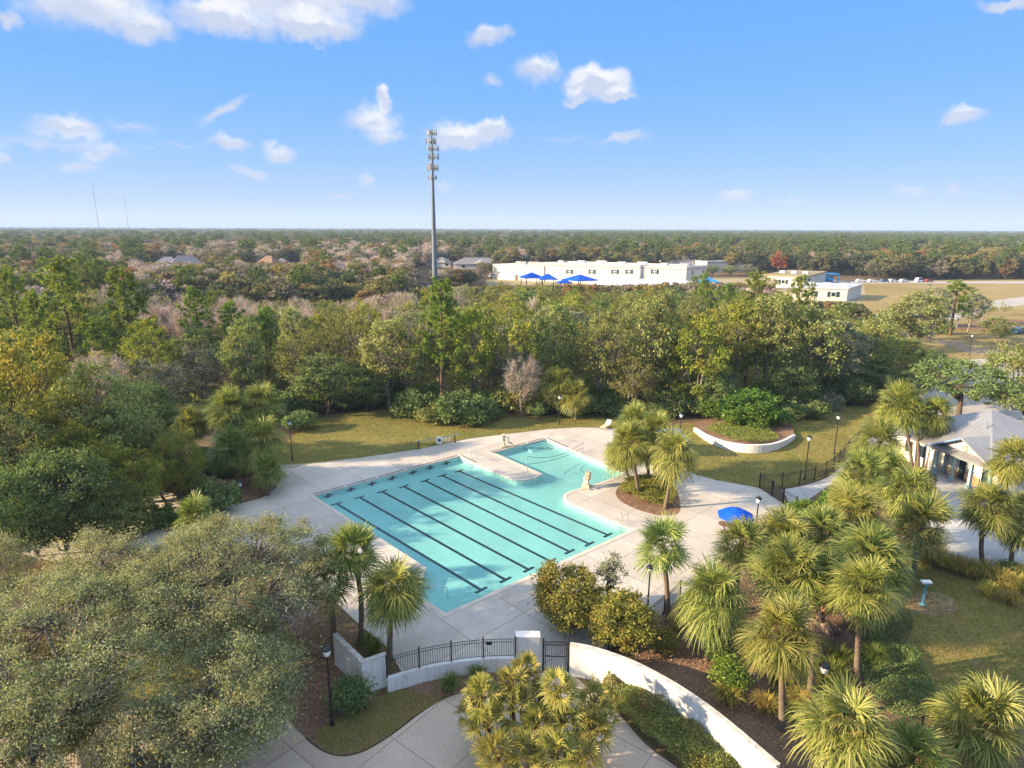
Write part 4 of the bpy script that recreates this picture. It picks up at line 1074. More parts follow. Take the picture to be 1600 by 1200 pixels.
for i in range(4):
    a, b = q[i], q[(i + 1) % 4]; d = (b - a).normalized(); nn_ = Vector((-d.y, d.x, 0))
    m.prism([a - nn_ * .06, b - nn_ * .06, b + nn_ * .4, a + nn_ * .4], 8.1, 9.0)
m.build('parapet', M['cream'], t, off=SL)
MB().prism([SL + sn * .5 + bdir * .6, SR - sn * .5 + bdir * .6, SR - sn * .5 + bdir * (back.length - .6), SL + sn * .5 + bdir * (back.length - .6)], 8.1, 8.5).build('roof', M['greyroof'], t, off=SL)
m = MB()
for k in range(9): p = SL + sd * (.06 + .1 * k) + bdir * (6 + 5 * (k % 3)); m.box(p + Vector((0, 0, 9.0)), (2.5 + k % 3, 2, 1.2), math.atan2(sn.y, sn.x))
m.build('roof_unit', M['whiteroof'], t, off=SL)
rz_ = math.atan2(sn.y, sn.x)
for px in (890, 925, 961, 983, 1023):
    e = at(px, 424, 6.2); dirv = Vector((e.x, e.y, 0)); # intersect view ray with facade line
    den = dirv.x * sn.y - dirv.y * sn.x; s_ = (SL.x * sn.y - SL.y * sn.x) / den; p = dirv * s_
    zt = topz(p, 424.5); c = p - bn * .08 + Vector((0, 0, zt))
    w = MB().box(c, (1.5, .16, 1.9), rz_).build('window', M['globe'], t, off=SL)
    m = MB()
    for x in (-.36, .36):
        for z in (-.45, .45): m.box(c + sn * x - bn * .06 + Vector((0, 0, z)), (.56, .1, .7), rz_)
    m.build('pane', M['glass'], w, off=SL)
    for x in (-1.25, 1.25): MB().box(c + sn * x, (.8, .14, 1.95), rz_).build('shutter', M['shutter'], t, off=SL)
for f in (.3, .85):
    c = SR + back * f + Vector((0, 0, 6.1)) + sn * .06; w = MB().box(c, (1.6, .14, 2.0), math.atan2(back.y, back.x)).build('window', M['globe'], t, off=SL)
    MB().box(c + sn * .05, (1.4, .1, 1.8), math.atan2(back.y, back.x)).build('pane', M['glass'], w, off=SL)
# lower left wing, separate block
WL0 = g2(at(770, 412.5, 7.2)); WR = SL - sn * .05; wd = (WR - WL0)
t = thing('school_wing', WL0, 'low cream school wing left of the two storey building, machinery on its roof', 'building')
m = MB().prism([WL0, WR - bn * .5, WR + bdir * 22, WL0 + bdir * 22], 0, 7.2); m.build('wall', M['cream'], t, off=WL0)
MB().prism([WL0 - bn * .12, WR - bn * .62, WR - bn * .3, WL0 + bn * .2], 6.3, 6.55).build('cornice', M['trim'], t, off=WL0)
m = MB()
for f, s_ in ((.35, 2), (.45, 1.4), (.62, 3), (.75, 2), (.82, 1.3)): m.box(WL0 + wd * f + bdir * 6 + Vector((0, 0, 7.9)), (s_ * 1.5, 2, 1.4), rz_)
m.build('roof_unit', M['greyroof'], t, off=WL0)
MB().box(WL0 + wd * .48 - bn * .3 + Vector((0, 0, 1.3)), (1.6, .2, 2.6), rz_).build('door', M['shingle'], t, off=WL0)
# white covered walkway in front
a, b, c, d = at(917, 442, 3.6), at(1040, 449.5, 3.6), at(1090, 439, 3.6), at(936, 433, 3.6)
t = thing('covered_walkway', g2(a), 'long white flat walkway roof on posts in front of the school', 'walkway roof')
m = MB(); slab(m, [a, b, c, d], .35); m.build('roof', M['whiteroof'], t, off=g2(a))
for f in np.linspace(.03, .97, 7):
    for p, q in ((a, b), (d, c)): x = p.lerp(q, f); MB().box(Vector((x.x, x.y, 1.6)), (.3, .3, 3.2)).build('post', M['galv'], t, off=g2(a))
# blue playground canopies
def canopy(px, py, half, label, rot=.3, ztop=6.3, zb=4.2, mat='blue'):
    e = at(px, py, ztop); t = thing('playground_canopy', g2(e), label, 'shade canopy', 'blue playground canopies', rot)
    m = MB(); h = half; cs_ = [(-h, -h), (h, -h), (h, h), (-h, h)]
    for i in range(4):
        p, q = cs_[i], cs_[(i + 1) % 4]; m.tri((*p, zb), (*q, zb), (0, 0, ztop)); m.quad((*p, zb - .3), (*q, zb - .3), (*q, zb), (*p, zb))
    m.build('canopy', M[mat], t)
    for x in (-h * .8, h * .8):
        for y in (-h * .8, h * .8): MB().box((x, y, zb / 2), (.28, .28, zb)).build('post', M['darkpole'], t)
canopy(831, 425, 4.4, 'blue pyramid canopy over the school playground, largest and leftmost'); canopy(856, 427, 3.6, 'blue pyramid canopy half hidden between the two larger ones', .1)
canopy(906, 428.5, 5.2, 'wide blue pyramid canopy beside the white walkway roof', .6, 6.0, 3.9); canopy(882, 436, 2.6, 'small blue canopy low behind the treetops', .2, 4.6, 3.4)
canopy(1108, 433, 3.2, 'pale blue canopy behind the trees right of the school', .2, 6, 4.2, 'playblue'); canopy(1130, 442, 4.0, 'pale blue canopy nearest the treetops right of the school', .5, 5.5, 4.0, 'playblue')
# right hand school blocks
def block(Lp, Rp, Sp, z, label, blue=False):
    L_, R_, S_ = (g2(at(*p, z)) for p in (Lp, Rp, Sp)); bk = S_ - R_; dn = (R_ - L_).normalized(); pn = Vector((-dn.y, dn.x, 0)); rz = math.atan2(dn.y, dn.x)
    t = thing('school_block', L_, label, 'building')
    MB().prism([L_, R_, R_ + bk, L_ + bk], 0, z - .5).build('wall', M['cream'], t, off=L_)
    MB().prism([L_ - pn * .3 - dn * .3, R_ - pn * .3 + dn * .3, R_ + bk + pn * .3 + dn * .3, L_ + bk + pn * .3 - dn * .3], z - .5, z).build('roof', M['whiteroof'] if not blue else M['yard'], t, off=L_)
    m = MB()
    for f in (.2, .5, .8): m.box(L_.lerp(R_, f) + bk * .4 + Vector((0, 0, z + .5)), (2.2, 1.8, 1.1), rz)
    m.build('roof_unit', M['whiteroof'], t, off=L_)
    for f in ((.35, .75) if not blue else (.5,)):
        c = L_.lerp(R_, f) - pn * .06 + Vector((0, 0, z * .5)); w = MB().box(c, (1.6, .14, 1.7), rz).build('window', M['globe'], t, off=L_)
        MB().box(c - pn * .06, (1.3, .1, 1.4), rz).build('pane', M['glass'], w, off=L_)
        for x in (-1.4, 1.4): MB().box(c + dn * x, (1.0, .14, 1.8), rz).build('shutter', M['shutter'], t, off=L_)
    return t
block((1240, 447.5), (1325, 450), (1347, 443.5), 4.6, 'low white flat roofed school block beside the dry field')
block((1194, 429), (1257, 432), (1291, 424), 5.2, 'low school block with a tan roof behind the flat white one', True)
e = at(1297, 427, 4); t = thing('blue_kiosk', g2(e), 'square bright blue kiosk at the end of the tan roofed school block', 'kiosk')
MB().prism([(-3.2, -3), (3.2, -3), (3.2, 3), (-3.2, 3)], 3.6, 4.0).build('roof', M['playblue'], t)
for x in (-2.9, 2.9):
    for y in (-2.6, 2.6): MB().box((x, y, 1.8), (.4, .4, 3.6)).build('post', M['playblue'], t)
MB().box((0, 2.6, 1.3), (5.4, .3, 2.4)).build('panel', M['playblue'], t)
for (x0, x1, y0, lab) in ((1048, 1105, 407.5, 'long cream building half hidden by trees behind the school'), (1105, 1182, 409, 'farther cream building seen over the treetops right of the school'), (975, 1000, 405.5, 'sliver of cream building above the school roof')):
    a, b = g2(at(x0, y0, 6)), g2(at(x1, y0 - .6, 6)); d = (b - a).normalized(); pn = Vector((-d.y, d.x, 0)); t = thing('school_annex', a, lab, 'building')
    MB().prism([a, b, b + pn * 16, a + pn * 16], 0, 5.7).build('wall', M['cream'], t, off=a); MB().prism([a - pn * .4, b - pn * .4, b + pn * 16.4, a + pn * 16.4], 5.7, 6.2).build('roof', M['greyroof'], t, off=a)
e = at(1306, 480); t = thing('play_fence', g2(e), 'turquoise playground fence in front of the white flat roofed block', 'fence')
for k in range(9): MB().box((-5 + k * 1.25, 0, .9), (.14, .14, 1.8)).build('post', M['playgreen'], t)
for k in range(8): MB().box((-5 + k * 1.25 + .62, 0, .9), (1.0, .06, 1.4)).build('panel', M['playgreen' if k % 3 else 'playblue'], t)
# houses in the woods
def house(px, py, w, dp, rz, roof, label, z=6.5):
    e = at(px, py, z); t = thing('house', g2(e), label, 'house', None, rz); h = 3.0
    MB().box((0, 0, h / 2), (w, dp, h)).build('wall', M['cream'], t)
    m = MB(); k = dp / 2 + .6; l = w / 2 + .6; rl = max(.5, w / 2 - dp / 2)
    A_, B_, C_, D_, E_, F_ = (-l, -k, h - .1), (l, -k, h - .1), (l, k, h - .1), (-l, k, h - .1), (-rl, 0, z), (rl, 0, z)
    m.quad(A_, B_, F_, E_); m.quad(C_, D_, E_, F_); m.tri(B_, C_, F_); m.tri(D_, A_, E_); m.build('roof', M[roof], t)
    MB().tri((-l * .2, -k - .3, h), (l * .5, -k - .3, h), (l * .15, -k - .3, h + 2.2)).quad((-l * .2, -k - .3, h), (l * .15, -k - .3, h + 2.2), (l * .15, 0, h + 2.2), (-l * .2, 0, h)).quad((l * .5, -k - .3, h), (l * .15, -k - .3, h + 2.2), (l * .15, 0, h + 2.2), (l * .5, 0, h)).build('gable', M['cream'] if roof != 'shingle' else M['shingle'], t)
    for x in (-.3, .3): MB().box((w * x, -dp / 2 - .04, 1.5), (1.6, .1, 1.5)).build('window', M['glass'], t)
house(290, 399, 19, 12, .5, 'greyshingle', 'grey roofed house poking out of the woods, leftmost', 8.5)
house(262, 401, 14, 10, .2, 'greyshingle', 'low grey roof at the left of the gabled grey house', 7); house(420, 399.5, 15, 11, -.4, 'shingle', 'brown roofed house poking out of the pinkish bare trees', 9.0)
house(440, 403, 9, 8, .2, 'greyshingle', 'small grey roofed annex right of the brown roofed house', 6.5)
house(745, 402.5, 28, 13, .1, 'greyshingle', 'long low house with a grey roof just left of the school'); house(690, 402, 12, 10, 0, 'greyshingle', 'small pale house behind the cell tower pole', 6)
for px, y0, y1 in ((702, 421, 404), (717, 424, 401), (730, 416, 399), (774, 412, 397.5), (804, 412, 398), (839, 409, 394.5), (848, 409, 396.5), (948, 409, 381)):
    e = at(px, y0 + 3); t = thing('utility_pole', g2(e), None, 'utility pole', 'wooden utility poles near the school'); hz = topz(e, y1)
    t['label'] = {702: 'short wooden utility pole, nearest right of the cell tower', 717: 'pale utility pole, second right of the cell tower', 730: 'thin utility pole in front of the long grey roofed house', 774: 'utility pole at the left end of the school wing', 804: 'utility pole behind the low school wing', 839: 'wooden utility pole where the school wing meets the tall block', 848: 'thin pole beside the roof machinery of the school wing', 948: 'tall faint pole rising behind the school roof'}[px]
    MB().lathe((0, 0, 0), [(.22, 0), (.15, hz)], 7).build('pole', M['wood'], t); MB().box((0, 0, hz - .8), (2.0, .14, .14), .4).build('crossarm', M['wood'], t)
# vehicles
def car(p, rz, paint, label, group=None, van=False):
    t = thing('parked_car' if not van else 'parked_van', (p.x, p.y, .03), label, 'van' if van else 'car', group, rz); hh = 1.45 if not van else 2.1
    prof = [(-2.2, .35), (2.2, .35), (2.25, .75), (1.35, .95), (.75, hh), (-1.5, hh), (-2.2, .98)]
    m = MB(); k = len(prof)
    for y in (-.85, .85): m.v += [(x, y * (.86 if z > 1.0 else 1), z) for x, z in prof]
    m.f += [tuple(range(k)), tuple(range(2 * k - 1, k - 1, -1))] + [(i, k + i, k + (i + 1) % k, (i + 1) % k) for i in range(k)]
    m.build('body', M[paint], t)
    m = MB()
    for y in (-1, 1): m.prism([(-1.45, y * .8 - .03), (.9, y * .8 - .03), (.9, y * .8 + .03), (-1.45, y * .8 + .03)], 1.0, hh - .12)
    m.prism([(.78, -.7), (1.3, -.7), (1.3, .7), (.78, .7)], [hh - .1, .98, .98, hh - .1], [hh - .04, 1.04, 1.04, hh - .04]); m.build('window', M['glass'], t)
    for x in (-1.35, 1.4):
        for y in (-.82, .82): MB().tube([(x, y - .1, .34), (x, y + .1, .34)], .34, 12).build('wheel', M['tyre'], t)
    for y in (-.6, .6): MB().box((2.2, y, .7), (.08, .3, .14)).build('headlight', M['globe'], t)
car(at(1590, 521), .7, 'carblue', 'slate blue car parked at the right edge by the playground')
for i, (px, pc_) in enumerate(((1345, 'carwhite'), (1363, 'carwhite'), (1382, 'carblue'), (1395, 'carwhite'), (1412, 'carwhite'), (1436, 'carwhite'), (1450, 'carred'))):
    car(at(px, 441), R(5 + 3 * i), pc_, ['white car parked leftmost on the far road', 'second white car on the far road, counted from the left', 'blue car between white cars on the far road', 'white car right of the blue one on the far road', 'white car alone in the middle of the far road', 'tall white van on the far road, before the red car', 'dull red car, rightmost on the far road'][i], 'cars parked along the far road', i == 5)
car(at(771, 434), .3, 'carwhite', 'white van parked at the left corner of the low school wing', None, True)
e = at(1447, 498); t = thing('picnic_shelter', g2(at(1460, 492, 3)), 'low pale picnic shelter roof between the oak and the pine', 'shelter')
MB().prism([(-5, -3), (5, -3), (5, 3), (-5, 3)], 2.6, [2.9, 2.9, 2.7, 2.7]).build('roof', M['whiteroof'], t)
for x in (-4.5, 4.5):
    for y in (-2.5, 2.5): MB().box((x, y, 1.3), (.2, .2, 2.6)).build('post', M['galv'], t)
t = thing('swing_frame', g2(at(1512, 505)), 'thin metal swing frame in the playground by the bare tree', 'swing')
for x in (-2, 2):
    for y in (-.9, .9): MB().tube([(x, y, 0), (x * .9, 0, 2.4)], .05, 5).build('leg', M['galv'], t)
MB().tube([(-1.9, 0, 2.4), (1.9, 0, 2.4)], .05, 5).build('beam', M['galv'], t)
# ================================================================ PLANTS: one prototype of each kind, shared mesh data
random.seed(7); RS = np.random.RandomState(11)
PRO = {}
def reg(kind, H, Rr, *protos): PRO.setdefault(kind, []).extend((t, c, H, Rr) for t, c in protos)
for s in (1, 2, 3): reg('oak', 10, 4, broadleaf(s, M['oak'], M['palebark'], r0=.23))
for s in (4, 5): reg('yellow', 10, 4, broadleaf(s, M['yellow'], M['palebark'], n=90, per=95, r0=.23))
for s in (6, 7): reg('dark', 10, 4, broadleaf(s, M['dark'], M['bark'], n=105, per=110, leaf=.24))
for s in (8, 9): reg('gold', 10, 4, broadleaf(s, M['gold'], M['palebark'], n=85, per=70, leaf=.22))
for s in (10, 11): reg('grey', 10, 4, broadleaf(s, M['grey'], M['palebark'], n=90, per=85, leaf=.22))
for s in (12, 13): reg('bare', 10, 3.8, bare_tree(s, M['twig'], M['palebark'], leafmat=M['gold'], leafn=5))
for s in (14,): reg('pink', 10, 3.8, bare_tree(s, M['pinktwig'], M['palebark'], n=90, per=30))
for s in (15, 16, 17): reg('pine', 14, 3.4, pine_tree(s, M['pine'], M['pinebark']))
for s in (51, 52): reg('oaknear', 10, 5, broadleaf(s, M['oak'], M['bark'], Rr=5, n=190, per=130, leaf=.19, rc=.8, lob=9, nl=9))
for s in (53, 54): reg('yellownear', 10, 5, broadleaf(s, M['yellow'], M['bark'], Rr=5, n=170, per=120, leaf=.19, rc=.8, lob=9, nl=9))
reg('darknear', 10, 5, broadleaf(55, M['dark'], M['bark'], Rr=5, n=190, per=130, leaf=.19, rc=.8, lob=9, nl=9))
reg('sparse', 10, 4, broadleaf(18, M['yellow'], M['palebark'], n=60, per=40, leaf=.26, z0=3.2))
reg('spread', 8, 6, broadleaf(19, M['dark'], M['bark'], H=8, Rr=6, z0=2.6, n=120, per=75, leaf=.26, rc=.85, r0=.3, nl=9))
reg('spread', 8, 6, broadleaf(20, M['oak'], M['bark'], H=8, Rr=6, z0=2.4, n=125, per=80, leaf=.26, rc=.85, r0=.3, nl=9))
reg('bright', 6, 3, broadleaf(21, M['bright'], M['bark'], H=6, Rr=3, z0=.5, n=80, per=70, leaf=.24, rc=.6, twig=False))
reg('rust', 10, 3.6, broadleaf(22, M['rust'], M['palebark'], n=70, per=45, leaf=.3))

def tree(kind, x, y, H, Rr, label, group=None, var=None, cat='tree', name=None, rot=None):
    p = PRO[kind]; tm, cm, H0, R0 = p[(var if var is not None else random.randrange(len(p))) % len(p)]
    nm = name or {'pine': 'pine_tree', 'bare': 'bare_tree', 'pink': 'bare_tree', 'spread': 'oak_tree', 'oak': 'oak_tree', 'oaknear': 'oak_tree'}.get(kind, 'broadleaf_tree')
    t = thing(nm, (x, y, 0), label, cat, group, rot if rot is not None else random.uniform(0, 2 * PI)); t.scale = (Rr / R0, Rr / R0, H / H0)
    link('trunk', tm, t); link('crown', cm, t); return t
PLACED = []
def hero(kind, px, bpy_, tpy, Rr, label, var=None, group=None):
    b = at(px, bpy_); H = topz(b, tpy); PLACED.append((b.x, b.y, Rr)); return tree(kind, b.x, b.y, H, Rr, label, group, var)

# ---- trees one can point to
hero('pine', 125, 612, 406, 4.8, 'tall dark pine with a broad crown, highest of the left pines', 0)
hero('pine', 214, 612, 424, 4.2, 'tall open pine with a bare visible trunk right of the broad dark pine', 1)
hero('pine', 45, 600, 421, 3.6, 'pine at the left edge of the photo above the yellow green trees', 2)
hero('pine', 318, 590, 452, 3.4, 'yellow green pine among the bare trees left of centre', 0)
hero('pine', 372, 600, 474, 3.6, 'short rounded pine behind the left palms', 2)
hero('pine', 690, 648, 441, 3.9, 'big sunlit bright green pine at the edge of the woods below the cell tower', 1)
hero('oak', 608, 641, 486, 4.8, 'oak with a forked visible trunk at the edge of the shaded lawn', 0)
hero('dark', 512, 652, 545, 5.0, 'dark bluish green tree in shade behind the left lamp post', 0)
hero('dark', 572, 644, 560, 4.2, 'dark green tree between the shaded lawn and the forked oak', 1)
hero('gold', 470, 640, 505, 4.6, 'russet tinged tree behind the dark shaded trees', 0)
hero('gold', 552, 625, 470, 4.6, 'tan and yellow tree in the woods left of the forked oak', 1)
hero('grey', 640, 630, 462, 4.2, 'grey green thin tree between the forked oak and the bright pine', 0)
hero('yellow', 742, 640, 452, 4.2, 'yellow green tree right behind the bright pine', 0)
hero('sparse', 792, 642, 448, 4.6, 'thin leaved tree with pale branches right of the bright pine', 0)
hero('bare', 815, 650, 540, 3.4, 'tree with pale drooping bare branches at the wood edge', 0)
hero('oak', 868, 628, 455, 4.8, 'olive oak below the blue canopies', 1)
hero('gold', 935, 640, 468, 5.0, 'brownish olive tree with reddish foliage, centre of the woods', 1)
hero('oak', 1008, 640, 446, 4.6, 'dark green oak reaching above its neighbours below the school corner', 2)
hero('gold', 985, 652, 545, 3.8, 'low golden brown tree in front of the tall dark green oak', 0)
hero('yellow', 1085, 648, 478, 4.8, 'yellow olive tree above the left end of the retaining wall', 1)
hero('yellow', 1140, 625, 446, 5.2, 'broad yellow green tree under the pale blue canopies', 0)
hero('dark', 1115, 652, 575, 3.2, 'dark tree low at the wood edge left of the bright glossy shrub', 0)
hero('oak', 1195, 628, 448, 5.2, 'olive tree above the bright glossy shrub', 0)
hero('oak', 1258, 630, 462, 5.2, 'grey branched oak right of the bright glossy shrub', 2)
hero('dark', 1235, 645, 560, 3.6, 'dark thicket tree behind the right end of the retaining wall', 1)
hero('grey', 1310, 625, 484, 4.8, 'grey green tree by the shady corner of the lawn', 1)
hero('oak', 1352, 612, 478, 4.4, 'olive tree at the right end of the woods in front of the turquoise fence', 1)
hero('dark', 1362, 622, 560, 3.6, 'dark tree in the shade right of the lawn path', 1)
hero('pine', 1235, 560, 433, 3.2, 'small dark pine left of the white flat roofed block', 2)
hero('pine', 1170, 540, 426, 4.2, 'pine with a flat dark top right of the pale blue canopies', 0)
hero('pine', 1095, 530, 428, 2.6, 'dark green pine right against the school corner', 1)
hero('pine', 1262, 505, 443, 2.0, 'small dark conifer in front of the white flat roofed block', 1)
hero('yellow', 1218, 545, 466, 3.4, 'lime yellow tree left below the white flat roofed block', 1)
hero('spread', 1497, 652, 553, 7.6, 'dark spreading oak with a clear trunk at the parking lot behind the clubhouse', 0)
hero('spread', 1596, 632, 532, 6.6, 'spreading oak at the right edge, upper of two', 1)
hero('spread', 1600, 672, 592, 5.6, 'spreading oak at the right edge just behind the clubhouse roof', 1)
hero('oak', 1428, 548, 447, 7.4, 'wide grey green oak left of the lone bright pine by the fields', 1)
hero('grey', 1452, 530, 438, 5.0, 'moss draped grey oak behind the wide oak by the fields', 0)
hero('dark', 1408, 632, 575, 3.8, 'dark tree in shade between the clubhouse palms and the pale path', 0)
hero('oak', 1448, 604, 556, 3.6, 'olive tree left of the spreading parking lot oak', 1)
hero('oak', 1556, 534, 492, 4.0, 'olive tree by the right playground bed', 2)
hero('grey', 1398, 535, 470, 4.6, 'grey green tree left of the wide oak by the fields', 1)
hero('pine', 1484, 524, 440, 5.4, 'lone bright green pine standing in the field on a dark trunk', 0)
hero('grey', 1512, 518, 448, 4.4, 'pale trunked moss grey tree right of the lone pine', 1)
hero('sparse', 1534, 508, 462, 4.6, 'thin leaved small tree in the playground, right of the lone pine', 0)
hero('sparse', 1569, 492, 474, 2.2, 'tiny young tree alone in the dry field at the right', 0)
hero('yellow', 1392, 600, 540, 3.6, 'bright yellow green bush tree above the spreading parking lot oak', 0)
hero('dark', 1440, 585, 540, 3.6, 'dark green tree beside the pale path', 0)
hero('oak', 1375, 570, 512, 4.0, 'olive tree between the woods and the pale path', 2)
# left middle woods, nearer than the pool
hero('yellownear', 70, 800, 500, 6.0, 'big yellow green tree at the left edge behind the grey oaks', 0)
hero('oaknear', 165, 790, 560, 5.5, 'olive tree left of the pool path, second from the photo edge', 0)
hero('oaknear', 20, 850, 600, 5.5, 'shaded olive tree at the very left edge above the grey oak', 1)
hero('darknear', 235, 720, 585, 4.4, 'dark green tree left of the leaning palms', 0)
hero('yellownear', 205, 842, 690, 3.4, 'small yellow leaved tree by the shaded path left of the pool', 1)
hero('oaknear', 258, 785, 650, 3.2, 'olive sapling by the shaded path left of the leaning palms', 1)
hero('oaknear', 60, 770, 640, 4.2, 'olive tree over the far side of the shaded path, at the left', 0)
hero('yellownear', 130, 756, 618, 4.2, 'yellow olive tree over the far side of the shaded path, middle', 1)
hero('darknear', 190, 765, 622, 3.6, 'low dark tree over the far side of the shaded path, right', 0)
hero('oaknear', 175, 862, 745, 3.0, 'low olive tree between the shaded path and the big near oak', 1)
hero('yellownear', 60, 870, 730, 3.2, 'low yellow green tree between the shaded path and the near oaks, left', 0)
hero('darknear', 110, 880, 690, 4.2, 'dark tree in deep shade left of the path', 1)
hero('yellownear', 285, 800, 668, 2.8, 'yellow leaved small tree between the path and the leaning palms', 0)
hero('yellownear', 140, 835, 650, 3.2, 'olive yellow tree above the shaded path', 1)
hero('darknear', 25, 905, 720, 3.8, 'dark shrubby tree at the left edge below the path', 0)

# ---- the woods behind: individuals out to about 165 m
wood = [p.to_2d() for p in P([(-260, 760), (-120, 690), (120, 690), (300, 668), (330, 640), (420, 640), (450, 640), (505, 642), (560, 634), (625, 626), (700, 636), (800, 642), (900, 638), (1000, 640), (1100, 640), (1180, 630), (1250, 626), (1330, 622), (1378, 610), (1420, 575), (1440, 552), (1405, 520), (1350, 503), (1300, 496), (1180, 486), (1060, 478), (760, 476), (640, 488), (300, 490), (-150, 490), (-420, 560)])]
CAP = [(-300, 400), (60, 425), (200, 440), (300, 452), (450, 462), (560, 462), (650, 445), (760, 438), (860, 441), (1010, 440), (1060, 439), (1140, 439), (1220, 452), (1300, 476), (1380, 505), (1460, 545), (1700, 545)]
def cap_py(px):
    for (a, b), (c, d) in zip(CAP, CAP[1:]):
        if a <= px <= c: return b + (d - b) * (px - a) / (c - a)
    return 430
def capz(x, y):
    q = pix((x, y, 5)); d = math.hypot(x, y)
    return topz((x, y), cap_py(q[0]))
ZONES = [(420, 'left part of the dense woods'), (800, 'woods straight behind the pool'), (3000, 'woods below the school')]
KINDS = {'oak': 'olive green broadleaf tree', 'yellow': 'yellow green broadleaf tree', 'dark': 'dark green broadleaf tree', 'gold': 'brownish russet tree', 'grey': 'grey green sparse tree', 'bare': 'bare grey twigged tree', 'pine': 'green pine', 'sparse': 'thin leaved pale branched tree', 'rust': 'orange leaved tree', 'pink': 'bare pinkish twigged tree'}
cnt = 0; tries = 0; MAXT = 285
while cnt < MAXT and tries < 9000:
    tries += 1
    d = math.sqrt(random.uniform(78 ** 2, 168 ** 2)); a = random.uniform(-.83, .78); x, y = d * math.sin(a), d * math.cos(a)
    if not inside(x, y, wood): continue
    sp = 4.8 + (d - 80) * .02
    if any((x - q[0]) ** 2 + (y - q[1]) ** 2 < (sp if q[2] < 0 else sp * .85) ** 2 for q in PLACED): continue
    px = pix((x, y, 5))[0]
    k = random.choices(['oak', 'yellow', 'dark', 'gold', 'grey', 'bare', 'pine', 'sparse'], [4, 3, 1.4, 2, 1.8, 1 if px > 600 else 2, 1.0 if px > 420 else 2.2, 1.2])[0]
    if 215 < px < 650 and d > 112 and random.random() < .62: k = random.choice(['bare', 'bare', 'pink', 'gold'])
    H = random.uniform(9, 14.5) * (1.18 if k == 'pine' else 1); H = min(H, capz(x, y) * random.uniform(.9, 1.03))
    if H < 4: continue
    Rr = random.uniform(3.4, 5.0) * (.8 if k == 'pine' else 1)
    z = next(n for lim, n in ZONES if px < lim)
    PLACED.append((x, y, -1)); cnt += 1
    tree(k, x, y, H, Rr, f'{KINDS[k]} among many alike in the {z}', f'{KINDS[k]}s in the {z}')

# ---- the foreground live oaks
def near_oak(px, py, zc, H, Rr, seed, label, n=210, per=210):
    c = at(px, py, zc); t = thing('live_oak', (c.x, c.y, 0), label, 'tree', None, 0)
    tr, cr = broadleaf(seed, M['liveoak'], M['palebark'], H=H, Rr=Rr, z0=H * .3, n=int(n * 1.7), per=int(per * 1.35), leaf=.105, rc=.72, aspect=.5, lob=13, r0=.34, nl=12)
    link('trunk', tr, t); link('crown', cr, t); return t
near_oak(338, 928, 4.6, 8.6, 7.2, 31, 'large grey green live oak in the near left, its crown reaching the pool deck', 270, 200)
near_oak(95, 1030, 4.8, 8.8, 6.4, 32, 'large grey green live oak filling the lower left corner', 240, 190)
near_oak(362, 1085, 4.2, 6.6, 3.9, 33, 'lower live oak leaning over the footpath by the corner wall', 130, 190)
near_oak(165, 905, 5.2, 8.6, 3.6, 34, 'live oak branch crown behind the big near left oak', 100, 170)
near_oak(-60, 930, 4.6, 8.0, 4.5, 35, 'live oak cut off by the left edge of the photo', 110, 150)
near_oak(-40, 1190, 4.2, 7.2, 4.2, 36, 'live oak crown cut off by the lower left corner of the photo', 110, 170)
near_oak(120, 1120, 2.6, 5.0, 3.0, 38, 'low live oak crown in front of the big ones in the lower left corner', 90, 170)
near_oak(228, 1180, 3.6, 6.0, 2.4, 37, 'drooping live oak crown over the bottom edge of the footpath', 60, 170)
# dead reddish branch spray in the oak
c = at(455, 950, 5.2); t = thing('dead_branch', (c.x, c.y, 3.2), 'reddish brown dead branch spray at the right side of the big near oak', 'branch'); rs = np.random.RandomState(5)
pp = rs.normal(size=(420, 3)) * np.array([.75, .6, .7]) + np.array([0, 0, 2.0]); dd = unit(rs.normal(size=(420, 3)) + np.array([0, 0, -.8])); l = rs.uniform(.25, .6, (420, 1))
link('twig_spray', blades_mesh('twig_spray', np.stack([pp, pp + dd * l * .6, pp + dd * l], 1), [.012, .01, .004], unit(np.cross(dd, rs.normal(size=dd.shape))), M['pinktwig']), t)
m = MB()
for k in range(9): e = Vector(rs.normal(size=3) * .8) + Vector((0, 0, 2)); m.tube([(-.8, -.3, .4), Vector((-.3, 0, 1.4)), e], [.06, .04, .01], 4)
m.build('limb', M['palebark'], t)

# ---- twin shrubs by the gate
def shrubtree(px, py, zc, H, Rr, seed, label, mat, n=120, per=150, leaf=.13, name='round_shrub', z0=.35):
    c = at(px, py, zc); t = thing(name, (c.x, c.y, 0), label, 'shrub')
    tr, cr = broadleaf(seed, M[mat], M['bark'], H=H, Rr=Rr, z0=z0, n=n, per=per, leaf=leaf, rc=.5, lob=9, r0=.12, nl=8)
    link('trunk', tr, t); link('foliage', cr, t); return t
M['olivebush'] = mat_leaf('olive_orange_leaf', [(.13, .15, .03), (.24, .24, .05), (.36, .32, .075), (.44, .29, .08)], .35, .5, .3, .9, .06, (.36, .25, .06))
M['fern'] = mat_leaf('yellow_green_cover', [(.10, .15, .025), (.2, .25, .045), (.34, .36, .07), (.42, .38, .1)], .4, .5, .3, .9, .06)
shrubtree(888, 936, 2.1, 4.3, 2.85, 41, 'big round olive orange shrub beside the gate, left of the pair', 'olivebush', 190, 180)
shrubtree(968, 966, 1.8, 3.6, 2.5, 42, 'round olive shrub right of the bigger one by the gate', 'olivebush', 160, 170)
shrubtree(955, 905, 2.4, 4.6, 1.25, 43, 'sparse thin shrub rising behind the pair of round shrubs', 'grey', 42, 60, .12, 'sparse_shrub', 1.6)
shrubtree(1037, 1000, .8, 1.5, .95, 44, 'small round yellow olive shrub at the foot of the slender palm', 'olivebush', 50, 120, .1)
